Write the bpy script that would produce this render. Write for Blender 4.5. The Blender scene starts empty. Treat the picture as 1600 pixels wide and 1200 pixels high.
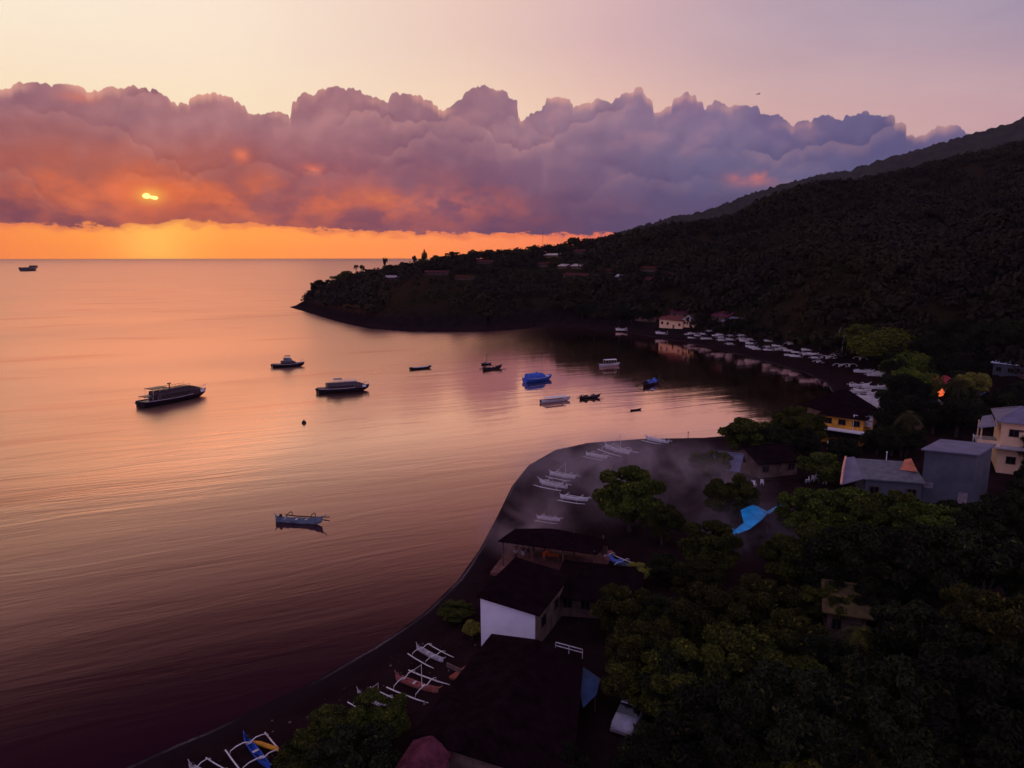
import bpy, bmesh, math, random
import numpy as np
from mathutils import Vector, Matrix
S = bpy.context.scene
COL = S.collection
rnd = random.Random(7)
RNG = np.random.default_rng(11)

# ------------------------------------------------------------------ camera
F = 1130.0                       # focal length in pixels of the 1600x1200 photograph
TH = math.atan2(200.0, F)        # downward pitch
CZ = 35.0                        # drone height
cam_d = bpy.data.cameras.new("camera"); cam = bpy.data.objects.new("camera", cam_d); COL.objects.link(cam)
cam.location = (0, 0, CZ); cam.rotation_euler = (math.pi/2 - TH, 0, 0)
cam_d.sensor_width = 36; cam_d.lens = F/1600*36; cam_d.clip_start = 0.5; cam_d.clip_end = 40000
S.camera = cam
S.view_settings.view_transform = 'Standard'; S.view_settings.look = 'None'
S.view_settings.exposure = 0; S.view_settings.gamma = 1
S.cycles.use_denoising = True
S.cycles.max_bounces = 5; S.cycles.diffuse_bounces = 2; S.cycles.glossy_bounces = 3
S.cycles.volume_bounces = 0; S.cycles.transparent_max_bounces = 8
S.cycles.volume_step_rate = 2.0

def ray(px, py):
    u = (px-800)/F; v = (600-py)/F
    return Vector((u, math.cos(TH)+v*math.sin(TH), -math.sin(TH)+v*math.cos(TH)))
def P(px, py, z=0.0):            # where the sight line through a pixel meets the level z
    d = ray(px, py); t = (z-CZ)/d.z
    return Vector((d.x*t, d.y*t, z))
def AZ(px, py=400):
    d = ray(px, py); return math.atan2(d.x, d.y)
def EL(px, py):
    d = ray(px, py); return math.atan2(d.z, math.hypot(d.x, d.y))
def lin(r, g, b, a=1.0):
    f = lambda c: (c/255/12.92) if c/255 <= .04045 else ((c/255+.055)/1.055)**2.4
    return (f(r), f(g), f(b), a)

# ------------------------------------------------------------------ node helper
class NT:
    def __init__(s, tree): s.t = tree; s.n = tree.nodes; s.l = tree.links
    def new(s, kind, **kw):
        n = s.n.new(kind)
        for k, v in kw.items(): setattr(n, k, v)
        return n
    def put(s, sock, v):
        if isinstance(v, bpy.types.NodeSocket): s.l.new(v, sock)
        elif v is not None: sock.default_value = v
    def m(s, op, a, b=None, c=None, clamp=False):
        n = s.new('ShaderNodeMath', operation=op, use_clamp=clamp)
        s.put(n.inputs[0], a); s.put(n.inputs[1], b); s.put(n.inputs[2], c)
        return n.outputs[0]
    def add(s, a, b): return s.m('ADD', a, b)
    def sub(s, a, b): return s.m('SUBTRACT', a, b)
    def mul(s, a, b): return s.m('MULTIPLY', a, b)
    def step(s, x, lo, hi, tlo=0.0, thi=1.0):
        n = s.new('ShaderNodeMapRange', interpolation_type='SMOOTHSTEP')
        s.put(n.inputs[0], x); s.put(n.inputs[1], lo); s.put(n.inputs[2], hi); s.put(n.inputs[3], tlo); s.put(n.inputs[4], thi)
        return n.outputs[0]
    def lmap(s, x, lo, hi, tlo=0.0, thi=1.0):
        n = s.new('ShaderNodeMapRange'); n.clamp = True
        s.put(n.inputs[0], x); s.put(n.inputs[1], lo); s.put(n.inputs[2], hi); s.put(n.inputs[3], tlo); s.put(n.inputs[4], thi)
        return n.outputs[0]
    def vec(s, x, y, z=0.0):
        n = s.new('ShaderNodeCombineXYZ'); s.put(n.inputs[0], x); s.put(n.inputs[1], y); s.put(n.inputs[2], z); return n.outputs[0]
    def noise(s, v, scale, detail=3, rough=.5, dist=0.0, out=0):
        n = s.new('ShaderNodeTexNoise'); s.put(n.inputs['Vector'], v); s.put(n.inputs['Scale'], scale)
        s.put(n.inputs['Detail'], detail); s.put(n.inputs['Roughness'], rough); s.put(n.inputs['Distortion'], dist); return n.outputs[out]
    def voro(s, v, scale, smooth=.6, detail=0.0, feature='SMOOTH_F1'):
        n = s.new('ShaderNodeTexVoronoi', feature=feature); s.put(n.inputs['Vector'], v); s.put(n.inputs['Scale'], scale)
        s.put(n.inputs['Detail'], detail)
        if feature == 'SMOOTH_F1': s.put(n.inputs['Smoothness'], smooth)
        return n.outputs['Distance']
    def ramp(s, x, stops, interp='LINEAR'):
        n = s.new('ShaderNodeValToRGB'); s.put(n.inputs[0], x); r = n.color_ramp; r.interpolation = interp
        while len(r.elements) < len(stops): r.elements.new(.5)
        for e, (p, c) in zip(r.elements, stops): e.position = p
        for e, (p, c) in zip(r.elements, stops): e.color = c
        return n.outputs[0]
    def mix(s, f, a, b, mode='MIX'):
        n = s.new('ShaderNodeMix', data_type='RGBA', blend_type=mode)
        s.put(n.inputs[0], f); s.put(n.inputs[6], a); s.put(n.inputs[7], b); return n.outputs[2]
    def curve(s, x, pts):
        n = s.new('ShaderNodeFloatCurve'); s.put(n.inputs['Value'], x); c = n.mapping.curves[0]
        c.points[0].location = pts[0]; c.points[1].location = pts[-1]
        for p in pts[1:-1]: c.points.new(*p)
        for p in c.points: p.handle_type = 'AUTO_CLAMPED'
        n.mapping.update(); return n.outputs[0]

# ------------------------------------------------------------------ sun
SUN_AZ, SUN_EL = AZ(235, 306), EL(235, 306)
sl = bpy.data.lights.new("sun", 'SUN'); so = bpy.data.objects.new("sun", sl); COL.objects.link(so)
sl.energy = 0.10; sl.angle = math.radians(22); sl.color = (1.0, .42, .16)
sdir = Vector((math.sin(SUN_AZ)*math.cos(SUN_EL), math.cos(SUN_AZ)*math.cos(SUN_EL), math.sin(SUN_EL)))
so.rotation_euler = sdir.to_track_quat('Z', 'Y').to_euler(); so.location = (0, 0, 300)

# ------------------------------------------------------------------ sky
W = bpy.data.worlds.new("World"); S.world = W; W.use_nodes = True
W.cycles.sampling_method = 'MANUAL'; W.cycles.sample_map_resolution = 256
t = NT(W.node_tree); t.n.clear()
out = t.new('ShaderNodeOutputWorld'); bg = t.new('ShaderNodeBackground'); t.l.new(bg.outputs[0], out.inputs[0])
tc = t.new('ShaderNodeTexCoord'); sp = t.new('ShaderNodeSeparateXYZ'); t.l.new(tc.outputs['Generated'], sp.inputs[0])
X, Y, Z = sp.outputs
az = t.m('ARCTAN2', X, Y)
rr = t.m('SQRT', t.add(t.mul(X, X), t.mul(Y, Y)))
el = t.m('ARCTAN2', Z, rr)
q = t.vec(az, t.mul(el, 1.25))                       # cloud-space coordinates
AZR = math.pi
def azpos(a): return (a+AZR)/(2*AZR)
azn = t.lmap(az, -AZR, AZR)
def azramp(stops, back):
    st = [(0, back), (azpos(-1.6), back)] + [(azpos(a), lin(*c)) for a, c in stops] + [(azpos(1.9), back), (1, back)]
    return t.ramp(azn, st)
BACK_LOW, BACK_TOP = lin(162, 134, 180), lin(158, 140, 192)
# clear sky
sk_low = azramp([(-.62, (255, 228, 188)), (-.35, (255, 230, 192)), (-.05, (254, 222, 186)), (.15, (240, 196, 172)), (.35, (214, 170, 164)), (.6, (200, 160, 165))], BACK_LOW)
sk_top = azramp([(-.62, (252, 236, 212)), (-.35, (250, 228, 206)), (-.05, (232, 198, 184)), (.12, (214, 176, 178)), (.3, (186, 160, 172)), (.6, (156, 144, 168))], BACK_TOP)
sky = t.mix(t.step(el, .13, .29), sk_low, sk_top)
streak = t.noise(t.vec(t.mul(az, 1.0), t.mul(el, 5.0)), 3.2, 4, .55, .4)
sky = t.mix(t.lmap(streak, .45, .8, 0, .16), sky, lin(236, 206, 200))
# higher air: physical sky, dimmed
nish = t.new('ShaderNodeTexSky', sky_type='NISHITA'); nish.sun_disc = False
nish.sun_elevation = SUN_EL; nish.sun_rotation = SUN_AZ
hi = t.mix(.15, t.mix(t.step(t.m('ABSOLUTE', az), .9, 2.2), lin(92, 56, 78), lin(182, 166, 212)), t.mix(1.0, nish.outputs[0], (.08, .08, .08, 1), 'MULTIPLY'))
sky = t.mix(t.step(el, .31, .60), sky, hi)
# low orange band
band = azramp([(-.66, (245, 130, 20)), (-.5, (255, 158, 30)), (-.44, (255, 178, 48)), (-.36, (255, 158, 40)), (-.15, (250, 148, 62)), (.02, (242, 132, 70)), (.12, (220, 110, 76)), (.3, (140, 96, 110))], BACK_LOW)
band = t.mix(t.step(el, 0.0, .034), t.mix(.22, band, lin(226, 96, 24)), band)
# cloud body
c_lo = azramp([(-.64, (104, 52, 66)), (-.5, (140, 66, 56)), (-.42, (168, 78, 52)), (-.3, (140, 70, 70)), (-.12, (118, 70, 92)), (.03, (104, 70, 98)), (.2, (88, 80, 114)), (.45, (80, 82, 116))], BACK_LOW)
c_md = azramp([(-.64, (172, 96, 82)), (-.5, (182, 100, 78)), (-.4, (176, 98, 82)), (-.25, (152, 92, 100)), (-.1, (138, 94, 110)), (.08, (126, 100, 124)), (.25, (106, 102, 136)), (.45, (98, 98, 134))], BACK_LOW)
c_hi = azramp([(-.64, (168, 120, 124)), (-.45, (172, 120, 122)), (-.25, (172, 122, 126)), (-.05, (166, 124, 132)), (.1, (156, 126, 144)), (.25, (134, 116, 146)), (.45, (114, 108, 142))], BACK_LOW)
wob = t.noise(q, 7.0, 4, .6)
el2 = t.add(el, t.mul(t.sub(wob, .5), .06))
body = t.mix(t.step(el2, .045, .105), c_lo, c_md)
body = t.mix(t.step(el2, .10, .175), body, c_hi)
# lumps: the same billows sampled twice, a little apart, give each heap a lit and a shaded flank
def dome(v, scale):
    d = t.voro(v, scale, feature='F1'); return t.m('SQRT', t.m('MAXIMUM', t.sub(1.0, t.mul(d, d)), 0.0))
def billow(v):
    a = t.noise(v, 8.0, 5, .5, .1); b = dome(v, 13.0); c = dome(v, 34.0); d_ = dome(v, 84.0)
    return t.add(t.add(t.mul(a, .7), t.mul(b, .34)), t.add(t.mul(c, .20), t.mul(d_, .07)))
wv = t.new('ShaderNodeVectorMath', operation='ADD'); t.l.new(q, wv.inputs[0])
wn = t.new('ShaderNodeVectorMath', operation='SCALE'); t.l.new(t.noise(q, 5.0, 3, .5, 0, 1), wn.inputs[0]); wn.inputs['Scale'].default_value = .05
t.l.new(wn.outputs[0], wv.inputs[1]); qw = wv.outputs[0]
sh = t.new('ShaderNodeVectorMath', operation='ADD'); t.l.new(qw, sh.inputs[0]); sh.inputs[1].default_value = (-.009, .016, 0)
b1, b2 = billow(qw), billow(sh.outputs[0])
relief = t.sub(b1, b2)
upk = t.step(el, .07, .19, .45, 1.0)
body = t.mix(t.mul(upk, t.lmap(relief, .01, .12, 0, .30)), body, t.mix(.5, body, lin(236, 170, 160)))
body = t.mix(t.mul(upk, t.lmap(relief, -.12, -.01, .36, 0)), body, t.mix(1.0, body, (.62, .58, .72, 1), 'MULTIPLY'))
big = t.noise(q, 4.2, 3, .5, .3)
body = t.mix(t.step(big, .56, .40, 0, .45), body, t.mix(1.0, body, (.62, .6, .8, 1), 'MULTIPLY'))
fine = t.sub(dome(qw, 60.0), dome(sh.outputs[0], 60.0)); body = t.mix(t.lmap(fine, -.5, .5, .20, 0), body, t.mix(1.0, body, (.62, .55, .66, 1), 'MULTIPLY'))
body = t.mix(1.0, body, (.97, .93, .95, 1), 'MULTIPLY')
# orange glow around the hidden sun and along the lower bank
def gauss(ca, ce, wa, we):
    a = t.m('DIVIDE', t.sub(az, ca), wa); b = t.m('DIVIDE', t.sub(el, ce), we)
    return t.m('EXPONENT', t.mul(t.add(t.mul(a, a), t.mul(b, b)), -1.0))
gn = t.noise(t.vec(az, t.mul(el, 1.7)), 13.0, 5, .6, .12)
glow = t.m('MINIMUM', t.add(gauss(AZ(250, 330), EL(250, 318), .27, .042), t.mul(gauss(AZ(660), EL(660, 325), .16, .030), .50)), 1.0)
body = t.mix(t.mul(glow, t.step(gn, .38, .64, .12, .85)), body, lin(242, 116, 46))
body = t.mix(t.mul(glow, t.step(gn, .60, .76, 0, .55)), body, lin(255, 156, 70))
for (x, y, wa, we, k) in ((376, 243, .010, .008, .75), (488, 265, .013, .006, .8), (700, 320, .045, .012, .55), (190, 300, .03, .012, .5), (1175, 277, .024, .009, .75), (125, 152, .02, .006, .35)):
    body = t.mix(t.mul(t.mul(gauss(AZ(x, y), EL(x, y), wa, we), k), t.step(gn, .34, .56)), body, lin(248, 128, 84))
# sun seen through two small gaps
body = t.mix(t.mul(gauss(SUN_AZ, SUN_EL, .046, .026), .80), body, lin(255, 118, 26))
body = t.mix(t.mul(gauss(SUN_AZ, SUN_EL, .014, .0085), .85), body, (1.15, .52, .05, 1))
sunc = t.m('ADD', gauss(AZ(229, 306), EL(229, 306), .0038, .0026), gauss(AZ(242, 309), EL(242, 309), .0036, .0019))
body = t.mix(t.step(t.mul(sunc, t.lmap(t.noise(q, 130.0, 2), .35, .6, .45, 1.1)), .08, .45), body, (3.2, 2.1, .5, 1))
# outline of the cloud tops, traced
TOPS = [(-60,150),(0,132),(35,120),(70,124),(100,121),(125,130),(148,141),(158,134),(200,129),(238,134),(255,143),(268,153),(284,157),(298,162),(308,148),(330,141),(350,143),(372,157),(402,179),(412,170),(432,166),(444,170),(455,181),(464,158),(480,147),(500,136),(515,128),(545,131),(572,142),(586,150),(594,178),(604,156),(618,144),(650,141),(668,148),(680,166),(691,182),(704,160),(728,142),(752,128),(766,134),(790,143),(804,150),(809,172),(817,190),(824,178),(848,168),(860,152),(876,146),(888,152),(893,166),(902,157),(935,150),(955,156),(974,141),(986,137),(997,126),(1008,136),(1016,150),(1025,174),(1034,163),(1052,158),(1060,146),(1078,146),(1092,152),(1097,166),(1112,158),(1135,154),(1148,162),(1176,157),(1184,170),(1222,176),(1245,192),(1256,184),(1292,178),(1318,177),(1342,168),(1372,174),(1384,170),(1410,190),(1416,204),(1424,212),(1445,204),(1466,194),(1500,183),(1510,204),(1530,208),(1560,196),(1640,200),(1700,230)]
H0, H1 = .10, .26
def envelope(base_fn, lo, hi, n, seed, sizes):
    """upper outline of a heap of discs, large ones first, small ones budding on them"""
    g = np.random.default_rng(seed); X_ = np.linspace(lo, hi, n); Y_ = np.array([base_fn(a) for a in X_]); Y_ = np.convolve(np.pad(Y_, 4, mode='edge'), np.ones(9)/9, 'valid')
    for r0, cnt, sink in sizes:
        Yp = Y_.copy()
        for a in g.uniform(lo, hi, cnt):
            r = r0*g.uniform(.55, 1.25); c = np.interp(a, X_, Yp)-r*sink*g.uniform(.75, 1.15); d = r*r-(X_-a)**2
            Y_ = np.where(d > 0, np.maximum(Y_, c+np.sqrt(np.maximum(d, 0))), Y_)
    return X_, Y_
def curve_field(x, X_, Y_, nseg):
    """piecewise curve nodes returning the stored outline at azimuth x"""
    lo, hi = X_[0], X_[-1]; y0, y1 = float(Y_.min()), float(Y_.max())+1e-6; prev = None
    for k in range(nseg):
        a, b = lo+(hi-lo)*k/nseg, lo+(hi-lo)*(k+1)/nseg; us = np.linspace(0, 1, 190)
        pts = [(float(u), float((np.interp(a+(b-a)*u, X_, Y_)-y0)/(y1-y0))) for u in us]
        n = t.new('ShaderNodeFloatCurve'); t.put(n.inputs['Value'], t.lmap(x, a, b)); c = n.mapping.curves[0]
        c.points[0].location = pts[0]; c.points[1].location = pts[-1]
        for p in pts[1:-1]: c.points.new(*p)
        for p in c.points: p.handle_type = 'VECTOR'
        n.mapping.update(); v = n.outputs[0]
        if prev is not None:
            mxn = t.new('ShaderNodeMix', data_type='FLOAT'); t.put(mxn.inputs[0], t.m('GREATER_THAN', x, a)); t.put(mxn.inputs[2], prev); t.put(mxn.inputs[3], v); v = mxn.outputs[0]
        prev = v
    return t.add(t.mul(prev, y1-y0), y0)
TA = [(AZ(x, y), EL(x, y)) for x, y in TOPS]
tops_fn = lambda a: float(np.interp(a, [p[0] for p in TA], [p[1] for p in TA]))-.0075
CX, CY = envelope(tops_fn, -.70, .66, 1800, 5, [(.012, 46, .86), (.0062, 150, .58), (.0034, 360, .42), (.0019, 700, .35)])
azj = t.add(az, t.mul(t.sub(t.noise(t.vec(el, az, 3.0), 40.0, 2, .6), .5), .004))
topz = curve_field(azj, CX, CY, 7)
# nearer heaps in front of the bank, each with a lighter crest and a shaded body
for kk, (lv, amp, sd_, k_l, k_d) in enumerate(((.168, .020, 21, .20, .34), (.128, .022, 22, .17, .32), (.086, .018, 23, .12, .30))):
    gg = np.random.default_rng(sd_); ph = gg.uniform(0, 6.3, 4)
    fn = lambda a, lv=lv, amp=amp, ph=ph: lv+amp*(math.sin(a*11+ph[0])+.7*math.sin(a*23+ph[1])+.4*math.sin(a*51+ph[2]))-.02*max(0, a)
    LX, LY = envelope(fn, -.70, .66, 1200, sd_+40, [(.024, 34, .66), (.012, 90, .62), (.006, 220, .50), (.003, 400, .42)])
    azk = t.add(az, t.mul(t.sub(t.noise(t.vec(el, az, 5.0+kk), 24.0, 2, .6), .5), .010))
    ed = t.sub(curve_field(azk, LX, LY, 4), el)
    vis = t.step(t.noise(t.vec(az, t.mul(el, .6), 9.0+kk), 6.5, 3), .44, .62)
    inside = t.step(ed, -.0004, .0022)
    crest = t.mul(inside, t.step(ed, .020, .0015)); shade = t.mul(t.step(ed, -.014, 0.0), t.sub(1.0, inside))
    body = t.mix(t.mul(t.mul(crest, vis), k_l), body, t.mix(.55, body, lin(244, 178, 158)))
    body = t.mix(t.mul(t.mul(shade, vis), k_d), body, t.mix(1.0, body, (.60, .54, .68, 1), 'MULTIPLY'))
edge = t.sub(topz, el)
edge = t.sub(edge, t.step(t.m('ABSOLUTE', az), .75, 1.6, 0, .10))
cmask = t.step(edge, .0000, .0017)
rim = t.mul(t.step(edge, .014, .001), t.step(t.noise(q, 17.0, 2), .40, .62))
body = t.mix(t.mul(rim, t.step(az, .62, -.4, .30, .55)), body, lin(250, 180, 150))
# flat ragged base
bj = t.mul(t.sub(t.noise(t.vec(az, t.mul(el, 2.2)), 34.0, 5, .65), .5), .017)
bj = t.add(bj, t.mul(gauss(AZ(150), .04, .05, .5), -.0) if False else bj)
basez = t.add(t.curve(t.lmap(az, -.62, .10), [(0, .34), (.22, .36), (.30, .42), (.36, .40), (.6, .31), (.8, .29), (1, .27)]), 0)
basez = t.mul(basez, .1)
bmask = t.step(t.sub(t.add(el, bj), basez), -.0012, .0028)
band = t.mix(1.0, band, (1.45, 1.36, 1.2, 1), 'MULTIPLY')
sky = t.mix(t.step(el, .10, .06), sky, band)
sky = t.mix(t.mul(gauss(AZ(238), 0.014, .035, .028), .55), sky, (1.5, .75, .09, 1))
sky = t.mix(t.mul(cmask, bmask), sky, body)
fringe = t.mul(t.mul(cmask, t.sub(1.0, bmask)), t.step(t.sub(t.add(el, bj), basez), -.008, -.001))
sky = t.mix(t.mul(fringe, .5), sky, lin(236, 110, 60))
sky = t.mix(t.step(el, 0, -.05), sky, lin(60, 40, 46))
t.l.new(sky, bg.inputs[0]); bg.inputs[1].default_value = 1.08


# ------------------------------------------------------------------ custom properties, mesh helpers
def tag(o, label=None, cat=None, group=None, kind=None):
    for k, v in (('label', label), ('category', cat), ('group', group), ('kind', kind)):
        if v: o[k] = v
    return o
def mesh_obj(name, verts, faces, mat, parent=None, smooth=False, loc=None):
    me = bpy.data.meshes.new(name); me.from_pydata([tuple(v) for v in verts], [], faces); me.update()
    if mat: me.materials.append(mat)
    if smooth: me.polygons.foreach_set('use_smooth', [True]*len(me.polygons))
    o = bpy.data.objects.new(name, me); COL.objects.link(o)
    if parent: o.parent = parent
    if loc is not None: o.location = loc
    return o
def np_mesh(name, V, Fq, mat, smooth=False):
    me = bpy.data.meshes.new(name); k = Fq.shape[1]
    me.vertices.add(len(V)); me.vertices.foreach_set('co', np.ascontiguousarray(V, dtype=np.float32).ravel())
    me.loops.add(Fq.size); me.loops.foreach_set('vertex_index', Fq.ravel().astype(np.int32))
    me.polygons.add(len(Fq)); me.polygons.foreach_set('loop_start', np.arange(0, Fq.size, k, dtype=np.int32))
    me.polygons.foreach_set('use_smooth', np.full(len(Fq), smooth))
    me.update(calc_edges=True)
    if mat: me.materials.append(mat)
    return me
def link(name, me, parent=None, loc=None):
    o = bpy.data.objects.new(name, me); COL.objects.link(o)
    if parent: o.parent = parent
    if loc is not None: o.location = loc
    return o
def empty(name, loc=(0, 0, 0), rz=0.0):
    o = bpy.data.objects.new(name, None); COL.objects.link(o); o.location = loc; o.rotation_euler = (0, 0, rz); return o

# ------------------------------------------------------------------ materials
def mat(name, col, rough=.7, metal=0.0, var=.25, scale=1.2, bump=.0, rnd_amt=0.0, spec=None, col2=None, detail=4, lo=.3, hi=.7):
    m = bpy.data.materials.new(name); m.use_nodes = True; t = NT(m.node_tree)
    b = m.node_tree.nodes['Principled BSDF']; tc = t.new('ShaderNodeTexCoord')
    n = t.noise(tc.outputs['Object'], scale, detail, .6)
    c2 = col2 if col2 else tuple(c*(1-var*1.6) for c in col[:3])
    c1 = col if col2 else tuple(min(1, c*(1+var)) for c in col[:3])
    c = t.mix(t.step(n, lo, hi), (*c2[:3], 1), (*c1[:3], 1))
    if rnd_amt:
        oi = t.new('ShaderNodeObjectInfo'); hs = t.new('ShaderNodeHueSaturation')
        t.put(hs.inputs['Hue'], t.lmap(oi.outputs['Random'], 0, 1, .5-rnd_amt*.12, .5+rnd_amt*.08))
        t.put(hs.inputs['Value'], t.lmap(oi.outputs['Random'], 0, 1, 1-rnd_amt, 1+rnd_amt)); t.put(hs.inputs['Color'], c); c = hs.outputs[0]
    t.put(b.inputs['Base Color'], c); b.inputs['Roughness'].default_value = rough; b.inputs['Metallic'].default_value = metal
    if spec is not None: b.inputs['Specular IOR Level'].default_value = spec
    if bump:
        bp = t.new('ShaderNodeBump'); bp.inputs['Strength'].default_value = bump; bp.inputs['Distance'].default_value = .05
        t.put(bp.inputs['Height'], t.noise(tc.outputs['Object'], scale*6, 4)); t.l.new(bp.outputs[0], b.inputs['Normal'])
    return m

# ------------------------------------------------------------------ sea
def sea_material():
    m = bpy.data.materials.new('sea_water'); m.use_nodes = True; t = NT(m.node_tree); t.n.clear()
    o = t.new('ShaderNodeOutputMaterial'); geo = t.new('ShaderNodeNewGeometry')
    mp = t.new('ShaderNodeMapping'); t.l.new(geo.outputs['Position'], mp.inputs[0]); mp.inputs['Rotation'].default_value = (0, 0, math.radians(-24))
    sx = t.new('ShaderNodeSeparateXYZ'); t.l.new(mp.outputs[0], sx.inputs[0]); x, y = sx.outputs[0], sx.outputs[1]
    warp = t.noise(t.vec(t.mul(x, .02), t.mul(y, .05)), 1.0, 2)
    yw = t.add(y, t.mul(warp, 9.0))
    s1 = t.noise(t.vec(t.mul(x, .026), t.mul(yw, .22)), 1.0, 4, .55, .5)     # long drawn-out swell
    s2 = t.noise(t.vec(t.mul(x, .30), t.mul(yw, 1.1)), 1.0, 3, .6, .4)
    s3 = t.noise(t.vec(t.mul(x, .9), t.mul(y, 3.2)), 1.0, 2, .6)
    patch = t.noise(t.vec(t.mul(x, .006), t.mul(y, .018)), 1.0, 3, .55, .6)  # calm and ruffled patches
    h = t.add(t.add(t.mul(s1, .95), t.mul(s2, .20)), t.mul(s3, .010))
    ln = t.new('ShaderNodeVectorMath', operation='LENGTH'); t.l.new(geo.outputs['Position'], ln.inputs[0])
    fade = t.mul(t.step(ln.outputs['Value'], 40, 130, .30, .62), t.lmap(ln.outputs['Value'], 130, 420, 1.0, .3))
    sg = t.new('ShaderNodeSeparateXYZ'); t.l.new(geo.outputs['Position'], sg.inputs[0]); shel = t.step(t.add(sg.outputs[0], t.mul(sg.outputs[1], -.25)), -125, -45)   # the bay is sheltered, the open sea ruffled
    bp = t.new('ShaderNodeBump'); bp.inputs['Distance'].default_value = 1.0
    t.put(bp.inputs['Strength'], t.mul(t.mul(fade, t.lmap(shel, 0, 1, 1.0, .45)), t.step(patch, .3, .7, .12, .30))); t.put(bp.inputs['Height'], h)
    lw = t.new('ShaderNodeLayerWeight'); lw.inputs['Blend'].default_value = .5; t.l.new(bp.outputs[0], lw.inputs['Normal'])
    cosv = t.sub(1.0, lw.outputs['Facing'])
    fac = t.ramp(cosv, [(0.0, (.40,)*3+(1,)), (.008, (1,)*3+(1,)), (.17, (1,)*3+(1,)), (.235, (.82,)*3+(1,)), (.30, (.37,)*3+(1,)), (.36, (.22,)*3+(1,)), (.43, (.10,)*3+(1,)), (.50, (.034,)*3+(1,)), (.60, (.010,)*3+(1,)), (1, (.02,)*3+(1,))])
    gl = t.new('ShaderNodeBsdfGlossy'); t.put(gl.inputs['Roughness'], t.add(t.step(patch, .35, .7, -.015, .025), t.lmap(shel, 0, 1, .36, .07))); t.l.new(bp.outputs[0], gl.inputs['Normal'])
    pt2 = t.mul(t.step(t.noise(t.vec(t.mul(x, .012), t.mul(y, .05), 4.0), 1.0, 4, .6, .8), .54, .70), t.sub(1.0, shel)); t.put(gl.inputs['Color'], t.mix(t.mul(pt2, .6), t.mix(t.step(cosv, .22, .46), t.mix(shel, (1.0, .645, .47, 1), (.92, .63, .53, 1)), (1.0, .50, .52, 1)), (.88, .46, .34, 1)))  # warm sky reflection put into the gloss tint, pinker at steep angles
    df = t.new('ShaderNodeBsdfDiffuse'); df.inputs['Color'].default_value = (.022, .005, .013, 1)
    mx = t.new('ShaderNodeMixShader'); t.l.new(fac, mx.inputs[0]); t.l.new(df.outputs[0], mx.inputs[1]); t.l.new(gl.outputs[0], mx.inputs[2])
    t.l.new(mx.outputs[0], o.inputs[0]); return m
R_SEA = 10500.0
sv = [(R_SEA*math.sin(i*math.tau/512), R_SEA*math.cos(i*math.tau/512), 0) for i in range(512)]
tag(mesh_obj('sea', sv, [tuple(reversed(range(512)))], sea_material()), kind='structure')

# ------------------------------------------------------------------ land
SHORE = [P(*p) for p in [(-500,1700),(-120,1330),(60,1262),(180,1205),(330,1140),(470,1075),(585,1012),(660,960),(715,908),(750,858),(778,805),(800,760),(826,727),(868,703),(920,692),(1000,686),(1100,684),(1135,681),(1190,667),(1245,651),(1284,641),(1303,618),(1291,598),(1259,583),(1197,565),(1150,553),(1087,538),(1030,528),(975,519),(910,512),(850,509),(820,514),(760,518),(700,519),(640,518),(575,513),(530,503),(500,494),(478,487),(452,480)]]
def polar(px, D, z=0): a = AZ(px); return Vector((math.sin(a)*D, math.cos(a)*D, z))
SHORE += [polar(468, 560), polar(500, 590), polar(560, 640), polar(650, 700), polar(740, 770), polar(850, 930), polar(900, 1300), polar(950, 2500), polar(1000, 5200)]
SHORE += [Vector((6000, 5200, 0)), Vector((6000, -800, 0)), Vector((-200, -800, 0))]
SH = np.array([(p.x, p.y) for p in SHORE])
def shore_sd(x, y):
    """signed distance to the coastline, positive inland"""
    d2 = np.full(x.shape, 1e18); inside = np.zeros(x.shape, bool)
    for i in range(len(SH)):
        ax, ay = SH[i]; bx, by = SH[(i+1) % len(SH)]
        ex, ey = bx-ax, by-ay; L = ex*ex+ey*ey
        tt = np.clip(((x-ax)*ex+(y-ay)*ey)/L, 0, 1)
        d2 = np.minimum(d2, (x-ax-tt*ex)**2+(y-ay-tt*ey)**2)
        c = (ay > y) != (by > y)
        with np.errstate(divide='ignore', invalid='ignore'):
            inside ^= c & (x < ex*(y-ay)/(ey if ey else 1e-9)+ax)
    return np.sqrt(d2)*np.where(inside, 1, -1)
def vnoise(x, y, seed=0):
    r = np.random.default_rng(100+seed); tab = r.random((256, 256))
    xi = np.floor(x).astype(int); yi = np.floor(y).astype(int); fx = x-xi; fy = y-yi
    fx = fx*fx*(3-2*fx); fy = fy*fy*(3-2*fy); g = lambda i, j: tab[(xi+i) & 255, (yi+j) & 255]
    return (g(0,0)*(1-fx)+g(1,0)*fx)*(1-fy)+(g(0,1)*(1-fx)+g(1,1)*fx)*fy-.5
def fbm(x, y, oct=4, seed=0): return sum(vnoise(x*2**k, y*2**k, seed+k)/2**k for k in range(oct))
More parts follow.
